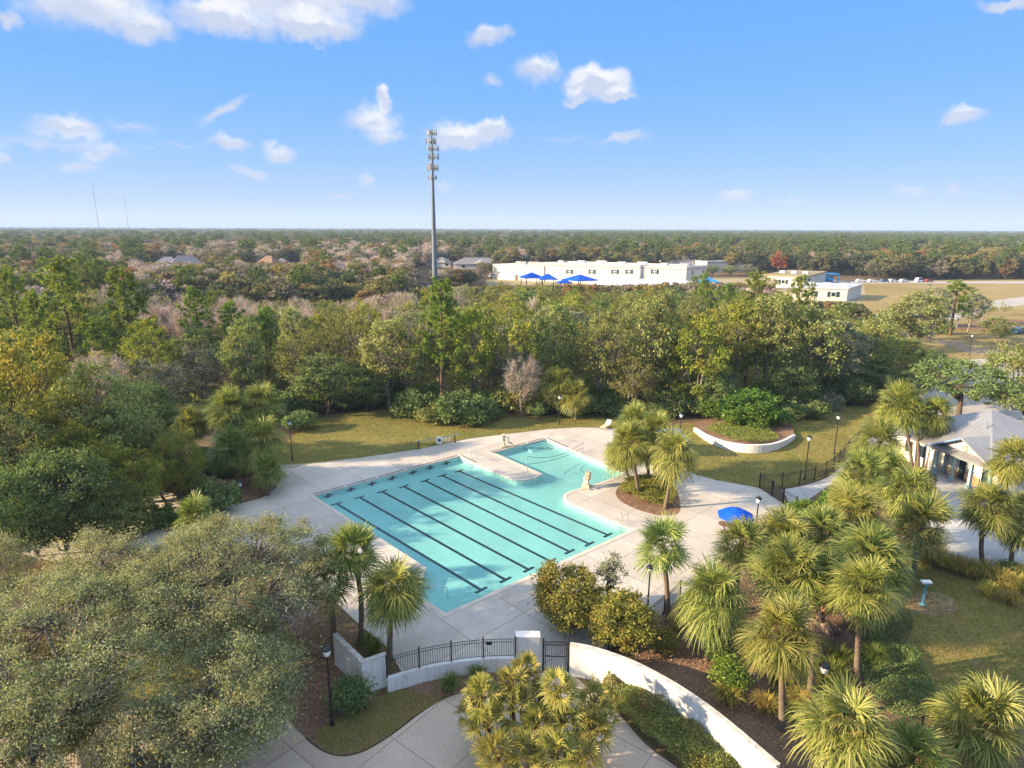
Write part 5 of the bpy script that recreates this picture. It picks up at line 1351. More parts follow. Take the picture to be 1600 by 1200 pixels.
shrubtree(548, 1085, .8, 1.6, 1.15, 45, 'dark glossy shrub in front of the angled corner wall', 'dark', 70, 130, .13)
shrubtree(1140, 1055, .9, 2.0, 1.05, 46, 'bright glossy green shrub under the palms behind the curved wall', 'bright', 60, 110, .14)
shrubtree(1125, 1010, 1.1, 2.1, 1.05, 47, 'dark green shrub behind the bright glossy one under the palms', 'dark', 60, 110, .13)
b = at(1180, 676); tree('bright', b.x, b.y + 2.2, topz(b, 606), 4.6, 'big bright glossy green shrub behind the retaining wall', None, 0, 'shrub', 'glossy_shrub'); PLACED.append((b.x, b.y, 3))
for i, (px, py, lab) in enumerate(((1148, 672, 'left'), (1186, 676, 'middle'), (1214, 670, 'right'))):
    b = at(px, py); t = thing('glossy_shrub', (b.x, b.y + .6, .3), f'low glossy green shrub in the crescent bed, {lab} of three under the big one', 'shrub', 'glossy shrubs in the crescent bed'); t.scale = (1.15, 1.15, 1.0); link('foliage', shrub_mesh(170 + i, M['bright'], 1.8, 2.2, 50, 70, .2, .5), t)
for i, (px, lab) in enumerate(((1052, 'first'), (1078, 'second'), (1112, 'third'), (1140, 'fourth'), (1168, 'last'))):
    hero(('grey', 'oak', 'dark', 'oak', 'grey')[i], px, 431, (414, 417, 412, 414, 411)[i], 5.5, f'{lab} from the left of the trees hiding the cream building behind the school', i)
hero('pine', 1082, 470, 432, 3.0, 'bushy pine left of the pale blue canopies', 2); hero('oak', 1205, 452, 432, 4.5, 'green tree in front of the tan roofed school block', 1)
b = at(1118, 660); tree('bright', b.x, b.y + 1, 3.6, 2.6, 'smaller glossy shrub at the left of the bright one behind the retaining wall', None, 0, 'shrub', 'glossy_shrub')
shrubtree(1262, 800, 1.0, 2.0, 2.0, 48, 'bright green rounded bush at the end of the short black fence', 'bright', 90, 120, .13)
shrubtree(1305, 778, 1.0, 1.8, 1.5, 49, 'bright green bush behind the rounded one, against the palms', 'bright', 60, 110, .13)
shrubtree(1585, 890, .6, 1.1, 1.3, 50, 'dark low shrub beside the booted palm trunk at the right edge', 'dark', 50, 110, .11)
# ---- understory shrubs along the wood edge
edge = [(430, 655, 'dark'), (470, 672, 'dark'), (535, 640, 'dark'), (580, 636, 'oak'), (648, 652, 'dark'), (672, 660, 'oak'), (712, 664, 'dark'), (742, 666, 'dark'), (770, 655, 'dark'), (840, 650, 'dark'), (893, 650, 'dark'), (925, 648, 'dark'), (960, 650, 'dark'), (1015, 655, 'dark'), (1045, 650, 'dark'), (1080, 648, 'dark'), (1240, 655, 'dark'), (1275, 655, 'dark'), (1300, 640, 'grey'), (1340, 634, 'dark'), (1395, 640, 'dark'), (1380, 618, 'dark'), (1410, 600, 'bright'), (1455, 566, 'dark'), (1478, 522, 'dark')]
EL = ['left lamp post', 'shaded lawn corner', 'left end of the shaded lawn', 'forked oak', 'bright pine, left side', 'bright pine, at its foot', 'rescue rack', 'bright pine, right side', 'pale bare branches', 'slender lamp post', 'palms at the wood edge', 'wood edge palms, right side', 'lounger', 'island palms, left behind them', 'island palms, right behind them', 'retaining wall, left end', 'retaining wall, right end', 'shady lamp post and lawn', 'shady lamp post', 'shady lawn corner', 'fence end', 'path into the woods', 'spreading parking lot oak', 'pale path', 'lone pine']
SH = {k: [shrub_mesh(60 + i + 3 * j, M[k], 1.8, 2.2, 44, 60, .22, .5) for i in range(2)] for j, k in enumerate(('dark', 'bright', 'oak', 'grey'))}
for i, (px, py, k) in enumerate(edge):
    b = at(px, py); s_ = random.uniform(.8, 1.25); t = thing('understory_shrub', (b.x, b.y, 0), f'{ {"dark": "dark green", "bright": "fresh green", "oak": "olive", "grey": "grey green"}[k]} shrub at the wood edge by the {EL[i]}', 'shrub', 'shrubs along the edge of the woods', random.uniform(0, 6)); s_ *= 1.75 if 640 < px < 760 else 1.25; t.scale = (s_, s_, s_ * random.uniform(.8, 1.2))
    link('foliage', SH[k][i % 2], t)

SHT = [('dark', 'dark green'), ('oak', 'olive'), ('bright', 'fresh green'), ('oak', 'olive')]
line = smooth(P([(440, 660), (500, 650), (560, 641), (630, 636), (700, 652), (780, 650), (860, 645), (940, 644), (1010, 648), (1070, 650), (1110, 650), (1250, 640), (1330, 630), (1390, 615)]), 3)
for i, q in enumerate(line):
    k, cn = SHT[(i * 7 + i // 3) % 4]; s_ = random.uniform(1.25, 2.0); t = thing('understory_shrub', (q.x + random.uniform(-1, 1), q.y + 1.5 + random.uniform(0, 2.5), 0), f'{cn} taller shrub in the thick second row behind the wood edge', 'shrub', f'{cn} shrubs behind the wood edge', random.uniform(0, 6)); t.scale = (s_, s_, s_ * random.uniform(.9, 1.4)); link('foliage', SH[k][i % 2], t)
for i, (px, py) in enumerate([(50, 742), (95, 748), (140, 744), (185, 748), (230, 752), (275, 765), (305, 782), (60, 838), (110, 842), (160, 838), (215, 832), (265, 822), (310, 815), (345, 800), (20, 800), (330, 835)]):
    q = at(px, py); k, cn = SHT[(i * 3 + 1) % 4]; s_ = random.uniform(.85, 1.3); t = thing('understory_shrub', (q.x, q.y, 0), f'{cn} shrub crowding the shaded path left of the pool', 'shrub', f'{cn} shrubs along the shaded path', random.uniform(0, 6)); t.scale = (s_, s_, s_ * 1.1); link('foliage', SH[k][i % 2], t)
for i in range(16):
    q = at(random.uniform(290, 420), random.uniform(695, 762)); k, cn = SHT[i % 2]; s_ = random.uniform(.5, .8); t = thing('understory_shrub', (q.x, q.y, 0), f'low {cn} shrub under the leaning palms left of the pool', 'shrub', f'low {cn} shrubs under the leaning palms', random.uniform(0, 6)); t.scale = (s_, s_, s_); link('foliage', SH[k][i % 2], t)
# ---- palms
PALMS = [fan_crown(s, M['palm'] if s % 2 else M['palmdark'], 54, .85, 1.15, 84, -56, .7, 34, .024) for s in (71, 72, 73, 74)]
PALMS += [fan_crown(75, M['palm'], 48, .75, 1.25, 80, -60, 1.0, 34, .026), fan_crown(76, M['palmdark'], 34, .85, 1.1, 85, -40, .5, 32, .026)]
DEAD = fan_crown(77, M['deadfrond'], 12, .5, .9, -55, -82, 1.2, 16, .03)
STIFF = [fan_crown(s, M['saw'], 22, .5, .62, 86, -40, .45, 16, .028, 100) for s in (78, 79, 80)]
def trunk_mesh(v, r=.155, boots=0.0, seed=0, mat='palmtrunk'):
    rs = np.random.RandomState(seed); H = v.length; bend = Vector((rs.normal() * .06 * H, rs.normal() * .05 * H, 0))
    pts = [v * f + bend * math.sin(PI * f) * .5 for f in (-.02, .03, .1, .3, .55, .8, .97)]; m = MB()
    m.tube(pts, [r * 1.55, r * 1.3, r * 1.08, r, r * .97, r * .95, r * .8], 10)
    tr = m.mesh('trunk', M[mat], True); bt = None
    if boots > 0:
        m = MB(); n = int(60 * boots * H / 3)
        for k in range(n):
            f = 1 - boots * (k + .5) / n; p = v * f + bend * math.sin(PI * f) * .5; a = k * 2.4; d = Vector((math.cos(a), math.sin(a), 0)); s = Vector((-d.y, d.x, 0))
            b0 = p + d * r * .8; b1 = p + d * (r + .1 + .05 * rs.random()) + Vector((0, 0, .3))
            m.quad(b0 - s * .07, b0 + s * .07, b1 + s * .03, b1 - s * .03); m.quad(b0 - s * .07 + d * .03, b1 - s * .03 + d * .03, b1 + s * .03 + d * .03, b0 + s * .07 + d * .03)
        bt = m.mesh('leaf_base', M['boots'])
    return tr, bt
def palm(cx, cy, base, Rr, label, var=None, z=5.2, boots=.12, dead=False, crown=True, grp='cabbage palms', name='cabbage_palm', rt=.155):
    global PK; PK += 1
    if base: b = at(*base); zt = topz(b, cy); top = at(cx, cy, zt)
    else:
        top = at(cx, cy, z); b = Vector((top.x + random.uniform(-.3, .3), top.y + random.uniform(-.3, .3), 0)); zt = z
    t = thing(name, (b.x, b.y, 0), label, 'palm', grp)
    v = Vector((top.x - b.x, top.y - b.y, zt)); tr, bt = trunk_mesh(v, rt, boots, PK); link('trunk', tr, t)
    if bt: link('leaf_base', bt, t)
    if crown:
        Rr *= 1.24; c = link('crown', PALMS[(var if var is not None else PK) % len(PALMS)], t); c.location = v; c.rotation_euler = (random.uniform(-.16, .16), random.uniform(-.16, .16), random.uniform(0, 6.28)); s_ = Rr / 2.0 * random.uniform(.95, 1.1); c.scale = (s_, s_, s_ * random.uniform(.88, 1.15))
    dead = dead or (crown and PK % 5 in (0, 2))
    if dead: d_ = link('dead_fronds', DEAD, t); d_.location = v - Vector((0, 0, .25)); d_.scale = (Rr / 2,) * 3; d_.rotation_euler = (0, 0, random.uniform(0, 6))
    return t
PK = 0
palm(552, 862, (562, 1006), 1.75, 'tall palm between the big oak and the pool, higher of the near left pair', 5, boots=.3)
palm(614, 920, (609, 1032), 1.75, 'palm with a full drooping crown at the pool corner, right of the near left pair', 4)
palm(508, 905, None, 1.7, 'drooping palm half hidden in the big oak left of the near left pair', 5, 4.6)
palm(985, 692, (999, 776), 2.1, 'front left palm of the deck island, leaning left', 0)
palm(1052, 706, (1039, 795), 2.05, 'front right palm of the deck island with a brown booted trunk top', 4, boots=.5)
palm(972, 708, (985, 755), 1.7, 'leftmost low palm of the deck island', 2)
palm(992, 664, (1014, 748), 1.9, 'tallest back palm of the deck island', 1)
palm(1020, 700, (1025, 758), 1.8, 'middle palm of the deck island between the two front ones', 3)
palm(1026, 672, (1049, 761), 1.7, 'back right palm of the deck island', 0)
palm(1405, 632, (1425, 727), 2.3, 'left of the two tall palms in front of the clubhouse corner', 0, boots=.35)
palm(1424, 645, (1434, 732), 2.0, 'palm between the two tall ones at the clubhouse corner', 3)
palm(1461, 648, (1447, 733), 1.9, 'right of the tall palms touching the clubhouse roof', 2)
palm(1375, 692, None, 2.2, 'palm above the walkway just below the tall clubhouse palms', 1, 4.2)
palm(1345, 742, None, 2.3, 'palm beside the walkway with a silvery green crown', 5, 4.2)
palm(1385, 735, None, 2.1, 'low palm left of the clubhouse porch', 0, 3.4)
palm(1420, 772, None, 2.2, 'palm directly in front of the clubhouse porch', 4, 4.4)
palm(1336, 808, None, 2.3, 'palm above the bright green bush, middle of the dense grove', 2, 4.8)
palm(1440, 818, None, 2.0, 'palm on the grove edge beside the pale plaza', 5, 4.0)
palm(1283, 838, None, 2.0, 'palm of the dense grove nearest the deck lamp post', 1, 4.6)
palm(1222, 838, None, 2.2, 'palm at the left end of the dense grove by the deck edge', 4, 5.0)
palm(1156, 852, None, 1.75, 'spiky topped palm below the blue umbrella', 5, 4.6)
palm(1362, 880, (1310, 992), 2.2, 'palm on a leaning trunk in the middle of the dense grove', 3)
palm(1232, 895, None, 2.3, 'broad palm in the centre of the near right grove', 0, 5.0)
palm(1290, 905, None, 1.8, 'shaded palm behind the palm with dead fronds', 1, 4.4)
palm(1348, 920, (1338, 1066), 1.85, 'palm on a straight pale trunk beside the shrubby ground cover', 2)
palm(1035, 852, (1044, 972), 1.75, 'slender palm alone at the deck corner above the short fence', 5, boots=.3)
palm(1112, 930, (1103, 1030), 1.85, 'wide drooping palm between the slender palm and the near right grove', 4)
palm(1223, 995, (1222, 1139), 1.8, 'palm on a straight brown trunk nearest the curved wall', 0)
palm(1282, 955, (1266, 1086), 1.7, 'dead palm with only hanging tan fronds in the near right grove', 0, crown=False, dead=True, boots=.45)
palm(1545, 792, (1536, 888), 1.9, 'palm with a cross hatched booted trunk standing on the plaza edge', 3, boots=.5)
palm(1582, 720, None, 1.9, 'palm in front of the clubhouse gable at the right edge', 2, 4.6)
palm(1592, 812, None, 2.0, 'palm cut off by the right edge beside the booted one', 1, 3.6)
palm(1322, 1138, None, 1.75, 'big rounded palm low in the near right, left of two', 4, 4.2)
palm(1532, 1128, (1528, 1205), 1.8, 'big rounded palm in the lower right corner', 0, 4.2)
palm(1420, 1190, None, 1.6, 'dark low palm between the two big rounded palms at the bottom edge', 1, 2.6)
palm(408, 632, None, 2.4, 'upper right palm of the leaning clump left of the pool', 0, 6.0); palm(358, 642, None, 2.4, 'upper left palm of the leaning clump left of the pool', 1, 5.8)
palm(408, 690, (400, 752), 2.5, 'front palm of the leaning clump, drooping over the deck', 4); palm(362, 700, None, 2.0, 'shaded lower palm of the leaning clump left of the pool', 3, 4.0); palm(298, 662, None, 1.8, 'palm crown at the left side of the leaning clump', 2, 4.6); palm(420, 735, None, 1.5, 'lowest palm of the leaning clump, at the deck edge', 5, 2.4)
palm(868, 600, (873, 650), 2.3, 'left of three palms in front of the dark wood edge', 1); palm(888, 606, (890, 648), 2.0, 'middle of three palms in front of the dark wood edge', 3); palm(897, 618, (900, 656), 2.0, 'right of three palms in front of the dark wood edge', 2)
palm(302, 808, None, 1.2, 'spiky yellow green palm top poking out of the big oak', 5, 5.6)
# clump of small fan palms at the bottom
clump = [(752, 1088, 1.1, 3.0), (798, 1070, 1.05, 3.3), (822, 1048, .95, 3.4), (800, 1105, 1.15, 2.6), (873, 1078, 1.1, 3.6), (928, 1094, .95, 3.0), (838, 1132, 1.0, 2.3), (882, 1128, 1.1, 2.4), (926, 1138, 1.1, 2.2), (760, 1135, 1.05, 2.2), (775, 1178, 1.1, 1.9), (822, 1180, 1.1, 1.8), (868, 1180, 1.1, 1.9), (915, 1185, 1.0, 1.7), (945, 1118, .8, 2.2), (735, 1112, .8, 2.0), (845, 1092, .9, 2.6)]
CLBL = ['upper left head of the small fan palm clump', 'second head from the left along the top of the fan palm clump', 'topmost head of the fan palm clump, in front of the railing', 'broad head in the left middle of the fan palm clump', 'tall stemmed head in front of the gate', 'right upper head of the fan palm clump beside the hedge', 'head in the centre of the fan palm clump', 'head below the tall stemmed one in the fan palm clump', 'right middle head of the fan palm clump', 'left middle head of the fan palm clump', 'leftmost head on the bottom row of the fan palm clump', 'second head on the bottom row of the fan palm clump', 'third head on the bottom row of the fan palm clump', 'rightmost head on the bottom row of the fan palm clump', 'small head at the right tip of the fan palm clump', 'small head at the left tip of the fan palm clump', 'small head behind the centre of the fan palm clump']
cc = at(838, 1150, 0)
for i, (px, py, Rr, z) in enumerate(clump):
    top = at(px, py, z); b = Vector((top.x * .8 + cc.x * .2, top.y * .8 + cc.y * .2 + .1, 0)); t = thing('small_fan_palm', b, CLBL[i] + ', yellow green', 'palm', 'clump of small fan palms')
    v = top - b; tr, bt = trunk_mesh(v, .07, .25, 200 + i, 'boots'); link('trunk', tr, t); link('leaf_base', bt, t)
    c = link('crown', STIFF[i % 3], t); c.location = v; c.rotation_euler = (random.uniform(-.15, .15), random.uniform(-.15, .15), random.uniform(0, 6)); c.scale = (Rr, Rr, Rr)

# ---- ornamental grasses
GR = [grass_clump_mesh(s, M['grassblade'], 420, 1.0, .25, .013) for s in (91, 92)]; GD = [grass_clump_mesh(s, M['darkgrass'], 420, 1.0, .25, .013) for s in (93, 94)]
gl = [(1135, 1098, 1.1, 0, 'golden grass clump under the bright glossy shrub'), (1195, 1112, 1.0, 0, 'golden grass clump left of the straight brown palm trunk'), (1247, 1105, .95, 0, 'golden grass clump right of the straight brown palm trunk'), (1300, 1062, 1.2, 1, 'green grass clump beside the low lamp post'), (1262, 1052, 1.1, 1, 'green grass clump behind the straight brown palm trunk'), (1310, 1040, 1.2, 1, 'green grass clump in front of the leaning palm trunk'), (1365, 1035, 1.1, 1, 'green grass clump right of the straight pale palm trunk'), (1060, 985, 1.0, 0, 'golden grass clump beside the small round shrub'), (1215, 1065, .9, 1, 'green grass clump between the straight brown trunk and the dark shrub'),
      (745, 1062, .8, 1, 'green grass tuft in the mulch below the railing, right'), (703, 1078, .9, 1, 'green grass tuft in the mulch below the railing, left'), (584, 1022, .9, 1, 'green grass tuft behind the angled corner wall'), (572, 1010, .8, 1, 'green grass tuft at the foot of the tall near left palm'),
      (1445, 880, 1.2, 0, 'golden grass clump at the plaza edge, leftmost of the border'), (1468, 886, 1.3, 0, 'golden grass clump second along the plaza border'), (1490, 893, 1.3, 0, 'golden grass clump third along the plaza border'), (1512, 900, 1.3, 0, 'golden grass clump left of the booted trunk'), (1540, 905, 1.4, 0, 'golden grass clump in front of the booted trunk'), (1562, 915, 1.3, 0, 'golden grass clump right of the booted trunk'), (1588, 925, 1.3, 0, 'golden grass clump at the right edge of the plaza border'), (1545, 930, 1.0, 0, 'golden grass clump nearest the lawn in the plaza border'), (1580, 945, 1.0, 0, 'reddish gold grass clump at the right edge of the lawn'), (1420, 868, 1.1, 1, 'green grass clump at the foot of the grove by the plaza'), (1608, 912, 1.3, 0, 'golden grass clump cut off by the right edge')]
for i, (px, py, s_, k, lab) in enumerate(gl):
    b = at(px, py); t = thing('grass_clump', (b.x, b.y, 0), lab, 'ornamental grass', 'ornamental grass clumps', random.uniform(0, 6)); t.scale = (s_, s_, s_ * .95); link('foliage', (GD if k else GR)[i % 2], t)

# ---- hedge and ground covers
def area_pts(poly, n, rs):
    xs = [p[0] for p in poly]; ys = [p[1] for p in poly]; res = []
    while len(res) < n:
        x, y = rs.uniform(min(xs), max(xs)), rs.uniform(min(ys), max(ys))
        if inside(x, y, poly): res.append((x, y))
    return np.array(res)
def bumps(p, seed, f):
    rs = np.random.RandomState(seed); v = np.zeros(len(p))
    for k in range(7):
        a = rs.uniform(0, 6.28); w = f * rs.uniform(.6, 2.2); v += np.sin(p[:, 0] * math.cos(a) * w + p[:, 1] * math.sin(a) * w + rs.uniform(0, 6)) / 7
    return v * 1.6
def cover(name, poly, h0, h1, n, leaf, mat, seed, label=None, cat=None, kind=None, f=3.0, up=.6, z0=0.0, aspect=.5):
    rs = np.random.RandomState(seed); p = area_pts(poly, n, rs); h = h0 + (h1 - h0) * np.clip(.5 + .5 * bumps(p, seed, f), 0, 1)
    c = np.column_stack([p, z0 + h * rs.uniform(.25, 1.05, n) ** .5]); c[:, :2] += rs.normal(size=(n, 2)) * .04
    o = link(name, quads_mesh(name, leaf_quads(c, leaf, rs, aspect, up), [M[mat]])); tag(o, label, cat, None, kind); return o
hp = smooth(P([(948, 1072), (985, 1066), (1030, 1085), (1080, 1120), (1130, 1160), (1175, 1200), (1230, 1260), (1150, 1280), (1060, 1205), (1010, 1160), (960, 1118), (940, 1095)]), 3, True)
M['hedge'] = mat_leaf('hedge_leaf', [(.075, .13, .036), (.15, .215, .055), (.26, .30, .08), (.38, .34, .11)], .35, .45, .3, .9, .02, (.28, .24, .055))
cover('hedge', hp, .35, 1.15, 30000, .11, 'hedge', 1, 'dense dark green hedge along the foot of the curved white wall', 'hedge', None, 2.2)
cover('ground_cover', smooth(P([(968, 766), (985, 752), (1030, 749), (1050, 760), (1056, 780), (1045, 795), (1010, 790), (980, 778)]), 3, True), .35, 1.1, 14000, .13, 'fern', 2, None, None, 'stuff', 2.5)
cover('ground_cover', smooth(P([(1100, 676), (1130, 690), (1165, 699), (1200, 698), (1215, 690), (1190, 675), (1140, 668)]), 3, True), .2, .6, 9000, .14, 'fern', 3, None, None, 'stuff', 2.5, .6, .42)
cover('ground_cover', smooth(P([(1375, 1000), (1420, 1010), (1450, 1060), (1465, 1110), (1430, 1130), (1380, 1110), (1350, 1075), (1345, 1020)]), 3, True), .15, .65, 15000, .10, 'dark', 4, None, None, 'stuff', 2.5)
cover('ground_cover', smooth(P([(1190, 1085), (1290, 1060), (1330, 1070), (1300, 1110), (1230, 1130)]), 3, True), .05, .4, 5000, .10, 'darkgrass', 5, None, None, 'stuff', 2.5)
cover('ground_cover', smooth(P([(1345, 935), (1420, 960), (1415, 1000), (1350, 1000), (1320, 970)]), 3, True), .1, .5, 7000, .10, 'dark', 6, None, None, 'stuff', 2.5)
wedge = [p.to_2d() for p in P([(300, 690), (420, 640), (480, 652), (560, 640), (640, 636), (700, 655), (800, 652), (900, 646), (1000, 652), (1060, 655), (1100, 655), (1240, 650), (1330, 628), (1385, 612), (1400, 590), (1330, 560), (1000, 580), (600, 590), (300, 610)])]
cover('undergrowth', wedge, .3, 3.0, 80000, .32, 'oak', 7, None, None, 'stuff', .9)
lwood = [p.to_2d() for p in P([(-200, 700), (200, 700), (320, 660), (420, 645), (300, 600), (-300, 620)])]
cover('undergrowth', lwood, .3, 2.0, 16000, .3, 'dark', 8, None, None, 'stuff', .9)
# turf and litter close to the camera
def scatter(name, poly, n, size, mat, seed, z=.03, up=2.5, aspect=.5, zj=.02):
    rs = np.random.RandomState(seed); p = area_pts(poly, n, rs); c = np.column_stack([p, z + rs.uniform(0, zj, n)])
    o = link(name, quads_mesh(name, leaf_quads(c, size, rs, aspect, up), [M[mat]])); tag(o, None, None, None, 'stuff'); return o
scatter('grass', lawn_br, 60000, .10, 'turf', 1, .04, .2, .25, .05); scatter('grass', grass_l, 16000, .07, 'turf', 2, .06, .2, .25, .04)
scatter('grass', lawn_l, 45000, .13, 'turf', 8, .03, .2, .3, .06); scatter('grass', lawn_r, 45000, .13, 'turf', 9, .03, .2, .3, .06)
scatter('leaf_litter', mulch_r, 26000, .10, 'chip', 3); cover('ground_cover', [q.to_2d() for q in stripb], .05, .45, 7000, .10, 'darkgrass', 15, None, None, 'stuff', 2.2, .4)
scatter('leaf_litter', stripb, 9000, .08, 'chip', 14, .05)
scatter('leaf_litter', mulch_l, 12000, .07, 'chip', 4, .05); scatter('leaf_litter', isl, 3000, .09, 'chip', 5, .05)
scatter('leaf_litter', lawn_br, 2500, .08, 'chip', 6, .07); scatter('leaf_litter', walk, 700, .07, 'chip', 7, .036, 6)

# ================================================================ THE FAR WOODS (stuff): instanced crowns out to the horizon
def far_proto(seed, kind):
    rs = np.random.RandomState(seed)
    mat = {'oak': 'faroak', 'yellow': 'faryellow', 'dark': 'fardark', 'gold': 'fargold', 'pine': 'farpine', 'bare': 'twig', 'pink': 'pinktwig', 'grey': 'fargrey', 'rust': 'rust'}[kind]
    if kind == 'pine':
        cl = crown_clusters(rs, 46, 3.0, 6, 14, 7, .3); per, rc, leaf, asp = 26, .8, .7, .35
    elif kind in ('bare', 'pink'):
        cl = crown_clusters(rs, 70, 3.6, 1.5, 10, 6, .3); per, rc, leaf, asp = 34, 1.0, .8, .16
    else:
        cl = crown_clusters(rs, 60, 4.0, 1.5, 10, 7, .4); per, rc, leaf, asp = 26, .95, .62, .65
    off = unit(rs.normal(size=(len(cl), per, 3))) * rs.uniform(.2, 1, size=(len(cl), per, 1)) ** .6 * rc; off[..., 2] *= .65
    q = leaf_quads((cl[:, None] + off).reshape(-1, 3), leaf, rs, asp, .5 if asp > .2 else 0)
    a = np.array([[[-.15, 0, 0], [.15, 0, 0], [.1, 0, 6.5], [-.1, 0, 6.5]], [[0, -.15, 0], [0, .15, 0], [0, .1, 6.5], [0, -.1, 6.5]]])
    return quads_mesh('far_' + kind, np.concatenate([q, a]), [M[mat], M['bark']], np.r_[np.zeros(len(q), int), [1, 1]])
FK = ['oak', 'oak', 'yellow', 'dark', 'dark', 'gold', 'pine', 'pine', 'bare', 'pink', 'grey', 'rust']
fc = bpy.data.collections.new('far_crowns')
for i, k in enumerate(FK):
    fc.objects.link(bpy.data.objects.new(f'crown_{i:02d}', far_proto(300 + i, k)))
rs = np.random.RandomState(21); PT, RT, SCL, IX = [], [], [], []
houses_xy = [(o.location.x, o.location.y, 26) for o in COL.objects if o.name.startswith('house')]
school = [p.to_2d() for p in P([(748, 458), (756, 430), (846, 424), (1110, 424), (1200, 428), (1345, 432), (1360, 440), (1360, 470), (1330, 490), (1180, 472), (1060, 468), (930, 464), (820, 462)])]
sch_fp = [p.to_2d() for p in (SL, SR, SR + bdir * (back.length + 6), SL + bdir * (back.length + 6))]; wing_fp = [p.to_2d() for p in (WL0, WR, WR + bdir * 28, WL0 + bdir * 28)]
field2 = [p.to_2d() for p in field]; gap = [p.to_2d() for p in P([(650, 462), (664, 462), (690, 428), (742, 412), (680, 412), (655, 430)])]
road_far = [p.to_2d() for p in P([(1240, 440), (1420, 439.5), (1900, 439.5), (1900, 443.8), (1500, 444), (1280, 444)])]
def nz(x, y, f): return math.sin(x * f + 1.3) * math.cos(y * f * 1.3 + .7) + .6 * math.sin((x + y) * f * 2.1) * math.cos((x - y) * f * 1.7 + 2)
def ring(d0, d1, n, smin, smax, kx=1.0, flat=1.0, maxn=None):
    for _ in range(n):
        d = math.sqrt(rs.uniform(d0 ** 2, d1 ** 2)); a = rs.uniform(-.88, .88); x, y = d * math.sin(a), d * math.cos(a)
        if d < 700:
            if d < 185 and inside(x, y, wood) and d < 165: continue
            if inside(x, y, school) or inside(x, y, field2) or inside(x, y, sch_fp) or inside(x, y, wing_fp) or inside(x, y, gap) or inside(x, y, road_far): continue
            if any((x - h[0]) ** 2 + (y - h[1]) ** 2 < h[2] ** 2 / 3 for h in houses_xy): continue
        px, py = pix((x, y, 5)); s = rs.uniform(smin, smax); v = nz(x, y, .012 if d < 700 else .004)
        w = np.array([3, 3, 2.0, 2.0, 2.0, 1.4, .9, .9, .4, .08, 2.6, .1])
        if px < 700 and 225 < d < 640: w[[8, 9]] *= (8 + 30 * max(0, .6 + v)) * (1.5 if px > 170 else .2); w[[5, 10]] *= 2
        elif px > 900 and d > 330: w[[6, 7]] *= 2.2; w[11] *= 3 if d < 700 else 1
        if v < -.4: w[[3, 4]] *= 2.2
        k = rs.choice(12, p=w / w.sum()); H = 10 * s * (1.0)
        if d < 700:
            lim = 99
            if 748 < px < 1365 and d < 300: lim = topz((x, y), 444 if px < 1030 else 441 if px < 1200 else 470)
            if 640 < px < 750 and d < 400: lim = topz((x, y), 447 if d < 262 else 420)
            for h in houses_xy:
                hd = math.hypot(h[0], h[1])
                if d < hd and abs(math.atan2(x, y) - math.atan2(h[0], h[1])) * hd < 14: lim = min(lim, topz((x, y), 409.5))
            if px > 1340 and d < 300: lim = min(lim, 6)
            if 1220 < px and 300 < d < 360: lim = min(lim, 9)
            h0 = 14 if k in (6, 7) else 10
            if h0 * s > lim: s = lim / h0
            if s < .3: continue
        PT.append((x, y, 0)); RT.append(rs.uniform(0, 6.28)); SCL.append((s * kx, s * kx, s * flat)); IX.append(k)
ring(160, 330, 2900, .8, 1.3); ring(330, 700, 9500, .65, 1.4, 1.1); ring(700, 1500, 26000, .65, 1.45, 1.25); ring(1500, 3500, 40000, .9, 1.45, 1.9); ring(3500, 9000, 45000, .9, 1.6, 4.5)
me = bpy.data.meshes.new('far_woods'); me.vertices.add(len(PT)); me.vertices.foreach_set('co', np.array(PT, np.float32).ravel())
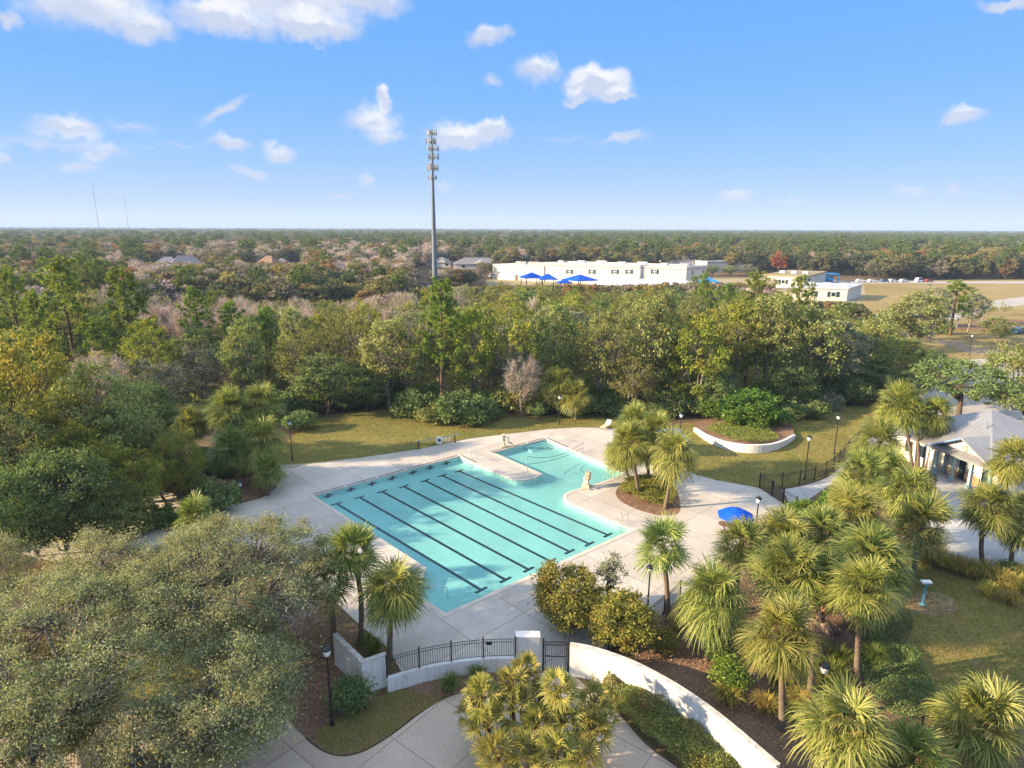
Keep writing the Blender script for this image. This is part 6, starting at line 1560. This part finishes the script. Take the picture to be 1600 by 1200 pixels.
me.attributes.new('rotz', 'FLOAT', 'POINT').data.foreach_set('value', np.array(RT, np.float32)); me.attributes.new('pick', 'INT', 'POINT').data.foreach_set('value', np.array(IX, np.int32)); me.attributes.new('size', 'FLOAT_VECTOR', 'POINT').data.foreach_set('vector', np.array(SCL, np.float32).ravel())
fo = link('far_woods', me); tag(fo, None, None, None, 'stuff')
gn = bpy.data.node_groups.new('scatter_crowns', 'GeometryNodeTree'); gn.interface.new_socket('Geometry', in_out='INPUT', socket_type='NodeSocketGeometry'); gn.interface.new_socket('Geometry', in_out='OUTPUT', socket_type='NodeSocketGeometry')
gi, go = gn.nodes.new('NodeGroupInput'), gn.nodes.new('NodeGroupOutput'); ip = gn.nodes.new('GeometryNodeInstanceOnPoints'); ci = gn.nodes.new('GeometryNodeCollectionInfo'); ci.inputs['Collection'].default_value = fc; ci.inputs['Separate Children'].default_value = True; ci.inputs['Reset Children'].default_value = True
def na(name, typ):
    n = gn.nodes.new('GeometryNodeInputNamedAttribute'); n.data_type = typ; n.inputs[0].default_value = name; return n.outputs['Attribute']
cx = gn.nodes.new('ShaderNodeCombineXYZ'); gn.links.new(na('rotz', 'FLOAT'), cx.inputs[2])
er = gn.nodes.new('FunctionNodeEulerToRotation'); gn.links.new(cx.outputs[0], er.inputs[0])
gn.links.new(gi.outputs[0], ip.inputs['Points']); gn.links.new(ci.outputs[0], ip.inputs['Instance']); ip.inputs['Pick Instance'].default_value = True
gn.links.new(na('pick', 'INT'), ip.inputs['Instance Index']); gn.links.new(er.outputs[0], ip.inputs['Rotation']); gn.links.new(na('size', 'FLOAT_VECTOR'), ip.inputs['Scale']); gn.links.new(ip.outputs[0], go.inputs[0])
md = fo.modifiers.new('scatter', 'NODES'); md.node_group = gn
# ================================================================ HAZE
hz, nt = new_mat('haze'); pv = nt.nodes.new('ShaderNodeVolumePrincipled'); pv.inputs['Color'].default_value = (.58, .74, 1, 1); pv.inputs['Density'].default_value = 1.7e-4; pv.inputs['Anisotropy'].default_value = 0
o = nt.nodes.new('ShaderNodeOutputMaterial'); nt.links.new(pv.outputs[0], o.inputs['Volume'])
hb = MB().box((0, 6850, 95), (28200, 14300, 194)).build('haze', hz); tag(hb, None, None, None, 'stuff')
